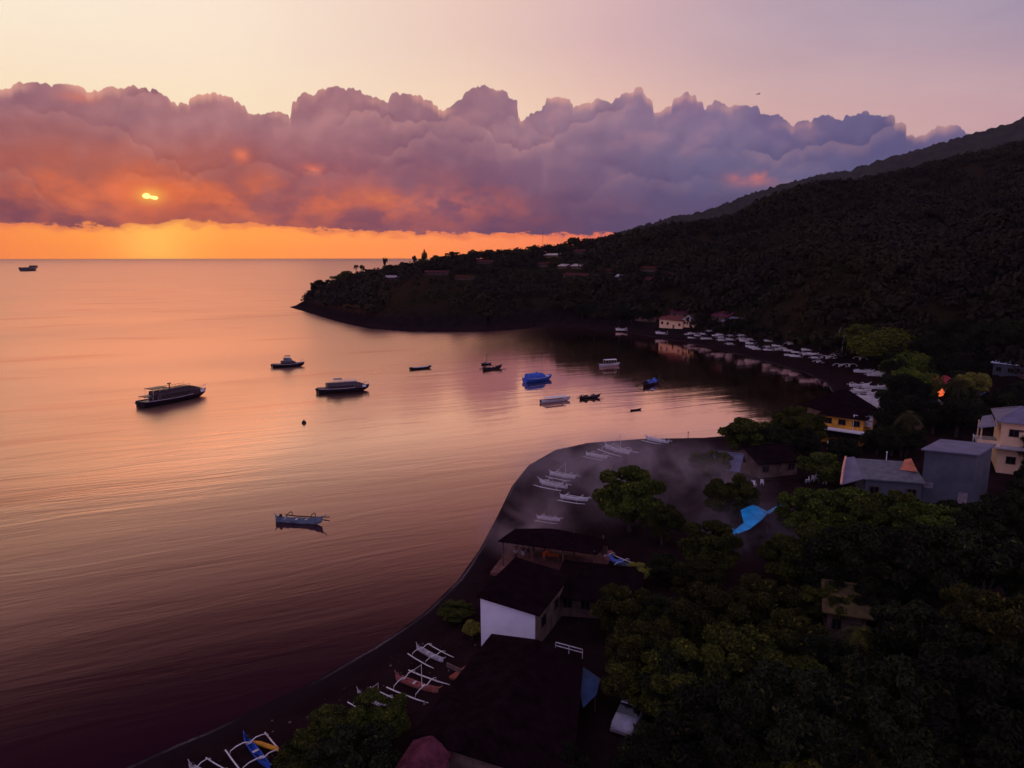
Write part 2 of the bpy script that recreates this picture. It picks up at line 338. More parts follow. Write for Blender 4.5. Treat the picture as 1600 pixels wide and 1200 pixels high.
# ridge of the near hill: pixel of its crest, distance where the slope starts, distance of the crest
RIDGE = [(440,478,500,510,.2),(470,465,425,500,1),(500,449,400,490,1),(545,436,352,490,1),(600,424,338,500,1),(650,412,332,520,1),(700,404,332,540,1),(745,400,336,530,1),(800,399,345,540,1),(850,393,352,550,1),(885,382,352,510,1),(930,376,348,505,1),(980,367,338,505,1),(1040,356,322,505,1),(1100,349,304,515,1),(1200,323,270,575,1),(1290,299,240,615,1),(1400,270,240,670,1),(1500,249,235,730,1),(1600,227,225,810,1),(1800,180,215,850,1),(2300,120,200,900,1)]
_ra = np.array([AZ(r[0], r[1]) for r in RIDGE]); _re = np.array([EL(r[0], r[1]) for r in RIDGE])
_r0 = np.array([r[2] for r in RIDGE], float); _r1 = np.array([r[3] for r in RIDGE], float); _rs = np.array([r[4] for r in RIDGE])
def hland(x, y):
    x = np.asarray(x, float); y = np.asarray(y, float)
    sd = shore_sd(x, y); D = np.hypot(x, y); a = np.arctan2(x, y)
    z = np.where(sd < 0, np.maximum(sd*.08, -2.5), 1.6*(1-np.exp(-sd/14.0))+np.clip(sd-20, 0, 60)*.012)
    d0 = np.interp(a, _ra, _r0); d1 = np.interp(a, _ra, _r1); zr = CZ+np.tan(np.interp(a, _ra, _re))*d1-4.5
    zr = zr*np.interp(a, _ra, _rs)
    u = (D-d0)/(d1-d0); up = np.clip(u, 0, 1); prof = np.where(a > AZ(800), up**.62, up**.62)
    gul = fbm(x/95, y/95, 3, 5); prof = prof*(1+.50*gul*np.clip(up*4, 0, 1)*np.clip((1-up)*3, 0, 1))
    prof = np.where(u > 1, 1-(u-1)**2*1.2-(u-1)*.25, prof)
    hill = np.maximum(zr*prof, 0)*np.clip(sd/np.where(a < AZ(760), 6, 18), 0, 1)**.8*(u > 0)
    hill += fbm(x/38, y/38, 3, 9)*4.0*np.clip(hill/18, 0, 1)
    hill = np.where(a < _ra[0], 0, hill)
    return z+hill+fbm(x/7, y/7, 3, 2)*.22*np.clip(sd/6, 0, 1)
def H(x, y): return float(hland(np.array([x]), np.array([y]))[0])
def G(px, py):
    """point of the ground seen at a pixel"""
    d = ray(px, py); h = math.hypot(d.x, d.y)
    D = np.linspace(20, 1000, 3000); x = d.x/h*D; y = d.y/h*D; zr = CZ+d.z/h*D
    below = np.nonzero(zr <= np.maximum(hland(x, y), 0))[0]
    i = below[0] if len(below) else len(D)-1
    return Vector((x[i], y[i], max(0, float(zr[i]))))
def land_material():
    m = bpy.data.materials.new('land_soil'); m.use_nodes = True; t = NT(m.node_tree)
    b = m.node_tree.nodes['Principled BSDF']; geo = t.new('ShaderNodeNewGeometry')
    s = t.new('ShaderNodeSeparateXYZ'); t.l.new(geo.outputs['Position'], s.inputs[0]); z = s.outputs[2]
    n1 = t.noise(geo.outputs['Position'], .35, 5, .6); n2 = t.noise(geo.outputs['Position'], 3.0, 4, .6); n3 = t.noise(geo.outputs['Position'], .03, 3)
    sand = t.mix(t.step(n1, .3, .7), (.015, .007, .008, 1), (.027, .013, .015, 1))
    sand = t.mix(t.step(n2, .62, .75, 0, .6), sand, (.06, .042, .05, 1))
    soil = t.mix(t.step(n1, .3, .7), (.009, .006, .007, 1), (.020, .013, .012, 1))
    hillc = t.mix(t.step(n3, .35, .65), (.014, .015, .006, 1), (.028, .018, .010, 1))
    zz = t.add(z, t.mul(t.sub(n1, .5), .5))
    c = t.mix(t.step(zz, 1.7, 2.3), sand, soil); c = t.mix(t.step(zz, 5, 12), c, hillc)
    wet = t.step(t.add(z, t.mul(n1, .25)), .42, .20)
    c = t.mix(wet, c, (.016, .008, .012, 1))
    red = t.mul(t.step(z, 4, 9), t.step(n1, .35, .6)); c = t.mix(t.mul(red, t.step(s.outputs[0], -40, -110)), c, (.12, .045, .020, 1))  # reddish soil, with orange light on the headland slope mixed into its colour
    ln = t.noise(geo.outputs['Position'], .12, 4, .6)
    zf = t.sub(z, t.mul(t.sub(ln, .5), .07))
    foam = t.mul(t.mul(t.step(zf, .005, .03), t.step(zf, .06, .03)), t.step(n2, .30, .6, .25, 1.0))
    c = t.mix(t.mul(foam, t.lmap(t.noise(geo.outputs['Position'], .09, 3), .42, .62, .0, .30)), c, (.5, .42, .44, 1))
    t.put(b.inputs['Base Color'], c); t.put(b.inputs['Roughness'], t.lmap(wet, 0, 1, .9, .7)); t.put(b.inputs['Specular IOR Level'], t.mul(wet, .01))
    bp = t.new('ShaderNodeBump'); bp.inputs['Strength'].default_value = .5; bp.inputs['Distance'].default_value = .12
    t.put(bp.inputs['Height'], t.mul(n2, t.sub(1.05, wet))); t.l.new(bp.outputs[0], b.inputs['Normal'])
    return m
NA, ND = 760, 400
aa = np.linspace(AZ(-60), AZ(1900), NA); dd = np.geomspace(26, 1150, ND)
A2, D2 = np.meshgrid(aa, dd, indexing='ij')
gx, gy = np.sin(A2)*D2, np.cos(A2)*D2; gz = hland(gx, gy)
LV = np.stack([gx, gy, gz], -1).reshape(-1, 3)
I = np.arange(NA*ND).reshape(NA, ND)
LF = np.stack([I[:-1, :-1], I[1:, :-1], I[1:, 1:], I[:-1, 1:]], -1).reshape(-1, 4)
keep = (LV[LF, 2] > -1.2).any(1); LF = LF[keep]
used = np.unique(LF); remap = np.zeros(len(LV), int); remap[used] = np.arange(len(used))
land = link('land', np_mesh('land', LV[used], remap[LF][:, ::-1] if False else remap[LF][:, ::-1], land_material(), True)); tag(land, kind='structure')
# ------------------------------------------------------------------ far mountain
MR = [(760,405,1500),(840,392,1600),(900,376,1700),(960,360,1800),(1000,347,1900),(1050,334,2000),(1085,328,2100),(1120,316,2200),(1165,299,2300),(1200,289,2350),(1245,276,2400),(1290,264,2450),(1330,258,2500),(1400,237,2500),(1440,226,2500),(1500,208,2550),(1560,190,2600),(1600,177,2600),(1700,150,2700),(1900,105,2800)]
ma = np.array([AZ(r[0], r[1]) for r in MR]); me_ = np.array([EL(r[0], r[1]) for r in MR]); md = np.array([r[2] for r in MR], float)
a1 = np.linspace(ma[0], ma[-1], 900); u1 = np.linspace(0, 1.35, 150)
A2, U2 = np.meshgrid(a1, u1, indexing='ij'); dr = np.interp(A2, ma, md); dist = 1050+(dr-1050)*U2
zt = CZ+np.tan(np.interp(A2, ma, me_))*dr-9
mx_, my_ = np.sin(A2)*dist, np.cos(A2)*dist
pr = np.where(U2 <= 1, U2**1.25, 1-(U2-1)*1.1)
mz = zt*pr*(1+.10*fbm(mx_/300, my_/300, 4, 31)*np.clip((1-U2)*5, 0, 1))+fbm(mx_/16, my_/16, 3, 41)*13*np.clip(U2*3, 0, 1)-3
def forest_ground(name, c1, c2, sc):
    m = mat(name, c1, .95, col2=c2, scale=sc, spec=.1); return m
I = np.arange(mx_.size).reshape(mx_.shape)
MF = np.stack([I[:-1, :-1], I[:-1, 1:], I[1:, 1:], I[1:, :-1]], -1).reshape(-1, 4)
tag(link('mountain', np_mesh('mountain', np.stack([mx_, my_, mz], -1).reshape(-1, 3), MF, forest_ground('mountain_forest', (.032, .032, .022), (.014, .015, .012), .012), True)), kind='structure')
#STAGE3

# ------------------------------------------------------------------ shape kit
class MB:
    def __init__(s): s.v = []; s.f = []
    def add(s, vs, fs):
        k = len(s.v); s.v += [Vector(p) for p in vs]; s.f += [tuple(i+k for i in f) for f in fs]; return s
    def box(s, c, d, rz=0, taper=1.0):
        cx, cy, cz = c; x, y, z = d[0]/2, d[1]/2, d[2]/2; R = Matrix.Rotation(rz, 3, 'Z'); vs = []
        for sz, k in ((-1, 1), (1, taper)):
            for sx, sy in ((-1, -1), (1, -1), (1, 1), (-1, 1)): vs.append(Vector(c)+R @ Vector((sx*x*k, sy*y*k, sz*z)))
        return s.add(vs, [(3,2,1,0), (4,5,6,7), (0,1,5,4), (1,2,6,5), (2,3,7,6), (3,0,4,7)])
    def tube(s, pts, rad, n=6, caps=True):
        pts = [Vector(p) for p in pts]; rad = rad if isinstance(rad, (list, tuple)) else [rad]*len(pts); vs = []; fs = []
        for i, p in enumerate(pts):
            d = (pts[min(i+1, len(pts)-1)]-pts[max(i-1, 0)]).normalized()
            a = d.cross(Vector((0, 0, 1)) if abs(d.z) < .9 else Vector((1, 0, 0))).normalized(); b = d.cross(a)
            for k in range(n): w = math.tau*k/n; vs.append(p+(a*math.cos(w)+b*math.sin(w))*rad[i])
        for i in range(len(pts)-1):
            for k in range(n): fs.append((i*n+k, (i+1)*n+k, (i+1)*n+(k+1) % n, i*n+(k+1) % n))
        if caps: fs += [tuple(range(n)), tuple(reversed(range((len(pts)-1)*n, len(pts)*n)))]
        return s.add(vs, fs)
    def loft(s, rings, close=False, capa=True, capb=True):
        n = len(rings[0]); vs = [p for r in rings for p in r]; fs = []
        for i in range(len(rings)-1):
            for k in range(n if close else n-1): fs.append((i*n+k, i*n+(k+1) % n, (i+1)*n+(k+1) % n, (i+1)*n+k))
        if close and capa: fs.append(tuple(reversed(range(n))))
        if close and capb: fs.append(tuple(range((len(rings)-1)*n, len(rings)*n)))
        return s.add(vs, fs)
    def slab(s, poly, th):
        n = len(poly); top = [Vector(p) for p in poly]; bot = [p-Vector((0, 0, th)) for p in top]
        return s.add(top+bot, [tuple(range(n)), tuple(reversed(range(n, 2*n)))]+[(i, i+n, (i+1) % n+n, (i+1) % n) for i in range(n)])
    def build(s, name, m, parent=None, smooth=False):
        o = mesh_obj(name, s.v, s.f, m, parent, smooth)
        bm = bmesh.new(); bm.from_mesh(o.data); bmesh.ops.recalc_face_normals(bm, faces=bm.faces); bm.to_mesh(o.data); bm.free(); return o
def copy_tree(o, parent=None):
    c = o.copy(); COL.objects.link(c)
    if parent: c.parent = parent
    for ch in list(o.children): copy_tree(ch, c)
    return c

# ------------------------------------------------------------------ palette
M = {}
M['white'] = mat('white_paint', (.88, .87, .90), .55, var=.1, scale=2)
M['weathered'] = mat('weathered_white_paint', (.80, .76, .78), .7, col2=(.42, .38, .40), scale=3)
M['bamboo'] = mat('pale_bamboo', (.86, .82, .80), .6, var=.12, scale=4)
M['redwood'] = mat('faded_red_paint', (.50, .16, .13), .6, var=.25, scale=3)
M['blue'] = mat('blue_paint', (.04, .14, .62), .5, var=.25, scale=2)
M['bluetarp'] = mat('blue_tarpaulin', (.010, .42, .92), .5, var=.2, scale=.9, bump=.4)
M['tarp2'] = mat('dull_blue_tarpaulin', (.01, .06, .17), .6, var=.3, scale=.9, bump=.4)
M['steel'] = mat('pale_blue_hull_paint', (.16, .23, .30), .5, var=.3, scale=1.5)
M['hull_dark'] = mat('dark_hull_paint', (.020, .012, .022), .4, var=.3, scale=1)
M['cabin_dark'] = mat('dark_cabin_paint', (.045, .024, .032), .4, var=.25, scale=1)
M['deck'] = mat('grey_deck', (.22, .19, .20), .6, var=.2, scale=2)
M['glass'] = mat('dark_glass', (.01, .01, .014), .12, var=.1)
M['black'] = mat('black_rubber', (.012, .012, .013), .8)
M['yellow'] = mat('yellow_cloth', (.75, .33, .02), .8, var=.2, scale=3)
M['orange'] = mat('orange_cloth', (.85, .13, .02), .8, var=.25, scale=3)
M['red'] = mat('red_roof_sheet', (.35, .02, .035), .6, var=.3, scale=1)
M['wood'] = mat('brown_wood', (.10, .055, .035), .8, var=.35, scale=4)
M['bark'] = mat('tree_bark', (.07, .05, .04), .9, var=.35, scale=6)
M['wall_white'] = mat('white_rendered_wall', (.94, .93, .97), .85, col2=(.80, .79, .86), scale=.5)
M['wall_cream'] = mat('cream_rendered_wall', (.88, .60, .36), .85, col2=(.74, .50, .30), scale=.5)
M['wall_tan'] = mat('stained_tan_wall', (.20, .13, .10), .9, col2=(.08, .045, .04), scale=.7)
M['wall_grey'] = mat('grey_rendered_wall', (.095, .10, .125), .9, col2=(.06, .065, .085), scale=.4)
M['wall_yellow'] = mat('ochre_wall', (.75, .33, .03), .85, var=.2, scale=.8)
M['conc'] = mat('pale_concrete', (.40, .38, .40), .9, var=.15, scale=1)
def tile_roof(name, c, pitch=.32):
    m = bpy.data.materials.new(name); m.use_nodes = True; t = NT(m.node_tree); b = m.node_tree.nodes['Principled BSDF']
    tc = t.new('ShaderNodeTexCoord'); uv = tc.outputs['Object']; s = t.new('ShaderNodeSeparateXYZ'); t.l.new(uv, s.inputs[0])
    n = t.noise(uv, 1.1, 5, .65); n2 = t.noise(uv, 9, 2)
    rows = t.m('FRACT', t.mul(s.outputs[2], 1/.14)); cols = t.m('SINE', t.mul(t.add(s.outputs[0], s.outputs[1]), math.tau/pitch))
    cc = t.mix(t.step(n, .3, .7), tuple(x*.55 for x in c)+(1,), tuple(x*1.3 for x in c)+(1,)); cc = t.mix(t.step(n2, .6, .8, 0, .4), cc, tuple(x*2.2 for x in c)+(1,))
    t.put(b.inputs['Base Color'], cc); b.inputs['Roughness'].default_value = .9; b.inputs['Specular IOR Level'].default_value = 0.0
    bp = t.new('ShaderNodeBump'); bp.inputs['Strength'].default_value = .6; bp.inputs['Distance'].default_value = .04
    t.put(bp.inputs['Height'], t.add(rows, t.mul(cols, .6))); t.l.new(bp.outputs[0], b.inputs['Normal']); return m
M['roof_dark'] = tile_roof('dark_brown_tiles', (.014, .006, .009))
M['roof_pink'] = tile_roof('dusty_red_tiles', (.15, .042, .065))
M['roof_terra'] = tile_roof('terracotta_tiles', (.20, .07, .06))
M['roof_sheet'] = mat('grey_sheet_roof', (.17, .165, .235), .6, var=.12, scale=.5)
M['roof_pale'] = mat('pale_sheet_roof', (.50, .42, .44), .5, var=.3, scale=.8)

# ------------------------------------------------------------------ foliage
def leaf_mat(name, c1, c2, sc=.45, rv=.45, tuft=.7):
    m = bpy.data.materials.new(name); m.use_nodes = True; t = NT(m.node_tree); b = m.node_tree.nodes['Principled BSDF']
    geo = t.new('ShaderNodeNewGeometry'); tc = t.new('ShaderNodeTexCoord')
    n = t.noise(tc.outputs['Object'], sc, 3, .6); ri = t.new('ShaderNodeNewGeometry').outputs['Random Per Island']
    f = t.add(t.mul(t.step(n, .3, .7), .65), t.mul(ri, .35)); c = t.mix(f, c2, c1); c = t.mix(t.step(ri, .92, .99, 0, tuft), c, (c1[0]*2.4, c1[1]*1.9, c1[2]*1.3, 1))
    oi = t.new('ShaderNodeObjectInfo'); hs = t.new('ShaderNodeHueSaturation')
    t.put(hs.inputs['Hue'], t.lmap(oi.outputs['Random'], 0, 1, .475, .515)); t.put(hs.inputs['Value'], t.lmap(oi.outputs['Random'], 0, 1, 1-rv, 1+rv)); t.put(hs.inputs['Color'], c)
    t.put(b.inputs['Base Color'], hs.outputs[0]); b.inputs['Roughness'].default_value = .75; b.inputs['Specular IOR Level'].default_value = .15
    return m
LEAF = leaf_mat('green_leaves', (.088, .108, .012, 1), (.010, .014, .004, 1))
LEAF_B = leaf_mat('bright_bush_leaves', (.14, .18, .015, 1), (.03, .04, .008, 1), .2, .2)
LEAF_O = leaf_mat('olive_leaves', (.075, .078, .008, 1), (.007, .007, .003, 1))
LEAF_D = leaf_mat('dark_leaves', (.024, .028, .008, 1), (.004, .005, .003, 1))
LEAF_Y = leaf_mat('yellowish_leaves', (.22, .20, .03, 1), (.08, .07, .02, 1))
LEAF_H = leaf_mat('hill_foliage', (.030, .025, .006, 1), (.007, .004, .003, 1), .018, .2, 0.0)
def leaves(lobes, n, size, g, shell=(.72, 1.05), flat=.0):
    """leaf-sized quads spread over and inside overlapping lobes"""
    lob = np.array(lobes); w = (lob[:, 3]*lob[:, 4]+lob[:, 3]*lob[:, 5]); k = g.choice(len(lob), n, p=w/w.sum())
    d = g.normal(size=(n, 3)); d[:, 2] += .25; d /= np.linalg.norm(d, axis=1)[:, None]
    r = g.uniform(shell[0], shell[1], n)
    # broken surface: leaves crowd into sprays
    r *= 1+.16*np.sin(d[:, 0]*9+k*1.7)*np.sin(d[:, 1]*8+k)*np.sin(d[:, 2]*7+2*k)
    c = lob[k, :3]+d*r[:, None]*lob[k, 3:6]
    nn = d*.8+g.normal(size=(n, 3))*.75; nn /= np.linalg.norm(nn, axis=1)[:, None]
    a = np.cross(nn, g.normal(size=(n, 3))); a /= np.linalg.norm(a, axis=1)[:, None]; b = np.cross(nn, a)
    s = size*g.uniform(.55, 1.25, n)[:, None]
    V = np.stack([c-a*s*.95, c-b*s*.45+nn*s*.1, c+a*s*.95-nn*s*.25, c+b*s*.45], 1).reshape(-1, 3)
    return V, np.arange(4*n).reshape(-1, 4)
def crown_lobes(g, n, R, zc, rz, lr):
    o = []
    for i in range(n):
        a = g.uniform(0, math.tau); q_ = math.sqrt(g.uniform(0, 1))*R; h = zc+g.uniform(-1, 1)*rz*math.sqrt(max(.12, 1-(q_/R)**2*.85))
        s = lr*g.uniform(.65, 1.2); o.append((math.cos(a)*q_, math.sin(a)*q_, h, s, s, s*g.uniform(.55, .85)))
    return o
def tree_kind(seed, n_lobe, R, zc, rz, lr, n_leaf, size, leafmat, tr=.22):
    g = np.random.default_rng(seed); lob = crown_lobes(g, n_lobe, R, zc, rz, lr)
    V, Fq = leaves(lob, n_leaf, size, g)
    cm = np_mesh('crown', V, Fq, leafmat)
    tk = MB(); fork = zc*.45
    tk.tube([(0, 0, -.6), (.05, .02, fork*.5), (0, .06, fork), (.05, 0, zc)], [tr*1.4, tr, tr*.8, tr*.35], 7)
    for (x, y, z, *_r) in lob[:9]: tk.tube([(0, .04, fork*.85), (x*.45, y*.45, fork+(z-fork)*.6), (x*.9, y*.9, z)], [tr*.55, tr*.35, tr*.12], 5)
    ob = tk.build('trunk', M['bark'], smooth=True); tm = ob.data; bpy.data.objects.remove(ob)
    return tm, cm, zc, R+lr*.8
NEAR = [tree_kind(s, nl, 3.3, 4.1, 2.8, .82, nleaf, .21, LEAF) for s, nl, nleaf in ((1, 66, 24000), (2, 54, 21000), (3, 74, 26000))]
DARK = [tree_kind(s, nl+16, 3.3, 4.1, 2.8, .85, 19000, .22, LEAF_D) for s, nl in ((4, 42), (5, 48))]
OLIVE = []
for (tm_, cm_, z_, R_) in NEAR:
    c_ = cm_.copy(); c_.materials[0] = LEAF_O; OLIVE.append((tm_, c_, z_, R_))
MID = [tree_kind(s, 24, 2.4, 3.1, 2.0, 1.05, 6500, .22, LEAF) for s in (6, 7)]+[tree_kind(8, 24, 2.4, 3.1, 2.0, 1.05, 6500, .22, LEAF_D)]
YEL = [tree_kind(9, 16, 2.2, 4.4, 1.5, .95, 5000, .20, LEAF_Y)]
OPEN = [tree_kind(s, 15, 3.4, 5.6, 1.0, .95, 2600, .26, LEAF_D, .2) for s in (12, 13)]
def palm_kind(seed, leafmat, fan=False):
    g = np.random.default_rng(seed); mb = MB(); H_ = 6.5
    for i in range(26):
        a = i*2.399+g.uniform(-.2, .2); lift = g.uniform(-.5, 1.1); L = g.uniform(2.2, 2.9)*(.62 if fan else 1); pts = []
        for k in range(6):
            u = k/5; pts.append(Vector((math.cos(a)*L*u*math.cos(lift*.6), math.sin(a)*L*u*math.cos(lift*.6), H_+L*(lift*.75*u-.85*u*u))))
        side = Vector((-math.sin(a), math.cos(a), 0))
        for k in range(14):
            u = (k+.7)/14.7*5; j = min(4, int(u)); p = pts[j].lerp(pts[j+1], u-j); ll = (.75 if fan else .62)*math.sin(math.pi*min(1, (k+1.5)/15))**.6
            for s in (-1, 1):
                tip = p+side*s*ll+(pts[j+1]-pts[j]).normalized()*.25+Vector((0, 0, -.28*ll)); w = (pts[j+1]-pts[j]).normalized()*.07
                mb.add([p-w, p+w, tip], [(0, 1, 2)])
    ob = mb.build('crown', leafmat); cm = ob.data; bpy.data.objects.remove(ob)
    ob = MB().tube([(0, 0, -.5), (.1, .05, 2.2), (.05, .12, 4.4), (0, 0, H_)], [.22, .16, .14, .12], 7).build('trunk', M['bark'], smooth=True); tm = ob.data; bpy.data.objects.remove(ob)
    return tm, cm, 6.0, 2.5
PALM = [palm_kind(51, LEAF_O), palm_kind(52, LEAF_O), palm_kind(53, LEAF_D, True)]
def place_tree(kind, px, py, wpx, label, group=None, name='broadleaf_tree', cat='tree', hs=1.0, sink=0.0):
    """a tree whose crown centre is seen at px, py and whose crown is wpx wide in the photograph"""
    tm, cm, zc, R = kind; g0 = G(px, py); s = 1.0; x, y, gz_ = g0.x, g0.y, g0.z
    for _ in range(4):
        p = P(px, py, gz_+zc*s*hs); x, y = p.x, p.y
        if math.hypot(x, y) > math.hypot(g0.x, g0.y): x, y = g0.x, g0.y
        gz_ = max(0.1, H(x, y)); dist = math.sqrt(x*x+y*y+(CZ-gz_-zc)**2); s = wpx*dist/F/(2*R)
    e = empty(name, (x, y, gz_-sink), rnd.uniform(0, 6.28)); e.scale = (s, s, s*hs); tag(e, label, cat, group)
    link('trunk', tm, e); link('crown', cm, e); return e

# hillside forest: one mass of thousands of small crowns
def forest():
    g = np.random.default_rng(21); n = 60000
    a = g.uniform(AZ(440), AZ(1900), n); D = np.sqrt(g.uniform(205**2, 880**2, n)); x, y = np.sin(a)*D, np.cos(a)*D
    z = hland(x, y); sd = shore_sd(x, y)
    d0 = np.interp(a, _ra, _r0); d1 = np.interp(a, _ra, _r1); up = (D-d0)/(d1-d0)
    dens = .62+1.1*fbm(x/60, y/60, 3, 77)
    grass = (a > AZ(600)) & (a < AZ(905)) & (up < .75)                      # open grassy slope of the headland
    dens = np.where(grass, dens*.30, dens)
    cliff = (a > AZ(580)) & (a < AZ(720)) & (up < .8); dens = np.where((a < AZ(580)) & (up < 1), 1.0, dens); dens = np.where(cliff, dens*.35, dens)
    dpx = x*F/(y*math.cos(TH)-(z+2-CZ)*math.sin(TH))+800; dpy = 600-F*(y*math.sin(TH)+(z+2-CZ)*math.cos(TH))/(y*math.cos(TH)-(z+2-CZ)*math.sin(TH))
    for (cx_, cy_, cw_) in CLEAR: dens = np.where((abs(dpx-cx_) < cw_/2+3) & (dpy > cy_-7) & (dpy < cy_+9), 0, dens)
    k = (z > 4.0) & (sd > 4) & (up > -.05) & (up < 1.12) & (g.uniform(0, 1, n) < dens)
    idx = np.nonzero(k)[0][:16500]; x, y, z, D = x[idx], y[idx], z[idx], D[idx]; n = len(idx)
    s = (1.3+2.6*g.uniform(0, 1, n)**1.6)*np.where(D > 600, 1.15, 1.0)*(.72+.5*(fbm(x/40, y/40, 2, 55)+.5)); L = 56
    Vs, ns = [], n*L
    d = g.normal(size=(n, L, 3)); d[..., 2] = np.abs(d[..., 2])*.9-.25; d /= np.linalg.norm(d, axis=2)[..., None]
    bump = 1+.22*np.sin(d[..., 0]*5+idx[:, None])*np.cos(d[..., 1]*6+idx[:, None]*2)
    c = np.stack([x, y, z+s*.75], -1)[:, None, :]+d*(s[:, None]*bump*g.uniform(.7, 1.08, (n, L)))[..., None]*np.array([1, 1, .85])
    nn = d+g.normal(size=d.shape)*.22; nn /= np.linalg.norm(nn, axis=2)[..., None]
    a_ = np.cross(nn, g.normal(size=d.shape)); a_ /= np.linalg.norm(a_, axis=2)[..., None]; b_ = np.cross(nn, a_)
    q_ = (s[:, None]*g.uniform(.16, .36, (n, L)))[..., None]
    V = np.stack([c-a_*q_, c-b_*q_*.7, c+a_*q_, c+b_*q_*.7], 2).reshape(-1, 3)
    o = link('hillside_forest', np_mesh('hillside_forest', V, np.arange(len(V)).reshape(-1, 4), LEAF_H)); tag(o, kind='stuff')

# ================================================================== boats
def hull_rings(L, B, D, sheer=.25, stern=.6, n=13, bow_pow=2.0, keel=.18, rake=.06):
    """open hull along +X (bow at +X): half sections from rail to rail"""
    rings = []
    for i in range(n):
        u = i/(n-1); x = -L/2+L*u; w = B/2*min(1, stern+(1-stern)*math.sin(min(1, u*2.2)*math.pi/2))*(1-max(0, (u-.5)/.5)**bow_pow)
        w = max(w, .012*B); rail = D+sheer*(2*u-1)**2*(1.6 if u > .5 else .7); kz = -keel*D*(1-max(0, (u-.7)/.3)**2*1.4)+max(0, (u-.8)/.2)**2*D*.5
        xr = x+rake*L*max(0, u-.6)
        rings.append([(xr, -w, rail), (x, -w*.88, rail*.45), (x-.0*L, -w*.5, kz+.06*D), (x, 0, kz), (x, w*.5, kz+.06*D), (x, w*.88, rail*.45), (xr, w, rail)])
    return rings
def add_hull(mb, rings, deck=None, th=.05):
    mb.loft(rings); n = len(rings[0])
    mb.add(rings[0], [tuple(range(n))])
    inner = [[(p[0], p[1]*.88, p[2]+(.0 if j in (0, n-1) else th)) for j, p in enumerate(r)] for r in rings]
    if deck is None:
        mb.loft([list(reversed(r)) for r in inner])
        for s_ in (0, n-1): mb.loft([[rings[i][s_], inner[i][s_]] for i in range(len(rings))])
    else:
        mb.loft([[(r[0][0], r[0][1], r[0][2]-deck), (r[-1][0], r[-1][1], r[-1][2]-deck)] for r in rings])
def jukung_parts(col, arm, L=7.0, one=False, seats=True, detail=True):
    """outrigger canoe: slim hull with raised stem and stern, two arched arms, two bamboo floats"""
    h = MB(); rg = hull_rings(L, .85, .62, .42, .25, 13 if detail else 7, 1.7, .25, .05); add_hull(h, rg)
    h.tube([(L*.50, 0, 1.1), (L*.55, 0, 1.25), (L*.60, 0, 1.65)], [.10, .07, .03], 5); h.tube([(-L*.49, 0, .9), (-L*.53, 0, 1.35)], [.09, .03], 5)
    sides = (1,) if one else (-1, 1); w = 2.3
    arms = []
    for x in (L*.24, -L*.27):
        a = MB()
        for s in sides: a.tube([(x, 0, .82), (x, s*.7, 1.12), (x, s*1.5, 1.08), (x-.15, s*(w-.15), .72), (x-.2, s*w, .18)], [.075, .07, .065, .06, .05], 5 if detail else 4)
        arms.append(a)
    fl = []
    for s in sides:
        f = MB(); f.tube([(-L*.46, s*w, .24), (-L*.2, s*w, .14), (L*.25, s*w, .14), (L*.52, s*w, .30)], [.085, .095, .095, .06], 6 if detail else 4); fl.append(f)
    st = []
    if seats:
        for x in (-L*.3, -L*.05, L*.15): st.append(MB().box((x, 0, .60), (.30, .70, .05)))
    return h, arms, fl, st
def make_jukung(hm, am, L=7.0, one=False, mast=False, engine=True, tarp=None):
    h, arms, fl, st = jukung_parts(hm, am, L, one); e = empty('outrigger_canoe')
    h.build('hull', hm, e, True)
    for a in arms: a.build('outrigger_arm', am, e, True)
    for f in fl: f.build('float', am, e, True)
    for s_ in st: s_.build('seat', M['weathered'], e)
    if engine:
        g = MB(); g.box((-L*.40, .16, .98), (.38, .26, .34), taper=.75); g.tube([(-L*.41, .16, .8), (-L*.52, .3, .3)], .04, 5); g.build('engine', M['black'], e)
    if mast:
        g = MB(); g.tube([(L*.12, 0, .4), (L*.12, 0, 3.6)], [.06, .035], 6); g.tube([(L*.12, 0, 3.5), (-L*.25, .2, 1.2)], .03, 5); g.build('mast', am, e)
    if tarp:
        g = MB(); rr_ = []
        for i in range(9):
            u = i/8; x = -L*.3+L*.55*u; k = .8+.25*math.sin(u*9)+.1*math.cos(u*21)
            rr_.append([(x, -.62, .55), (x, -.45, .95*k), (x+.05, -.08, 1.25*k), (x, .30, 1.1*k), (x, .60, .55)])
        g.loft(rr_); g.build('tarpaulin_cover', tarp, e, True)
    return e
def make_far_jukung():
    h, arms, fl, st = jukung_parts(0, 0, 6.5, False, True, False); mb = MB()
    for k in [h]+arms+fl+st: mb.add(k.v, k.f)
    return mb
def seat_line(e, L, a, b, z=None, label=None, cat='boat', group=None, kx=1.0, name=None):
    """lay a thing of length L so that it runs from pixel a to pixel b"""
    pa, pb = (P(*a, z), P(*b, z)) if z is not None else (G(*a), G(*b))
    c = (pa+pb)/2; d = pb-pa; e.location = (c.x, c.y, z if z is not None else H(c.x, c.y)+.02); e.rotation_euler = (0, 0, math.atan2(d.y, d.x))
    s = d.length/L*kx; e.scale = (s, s, s); tag(e, label, cat, group); return e
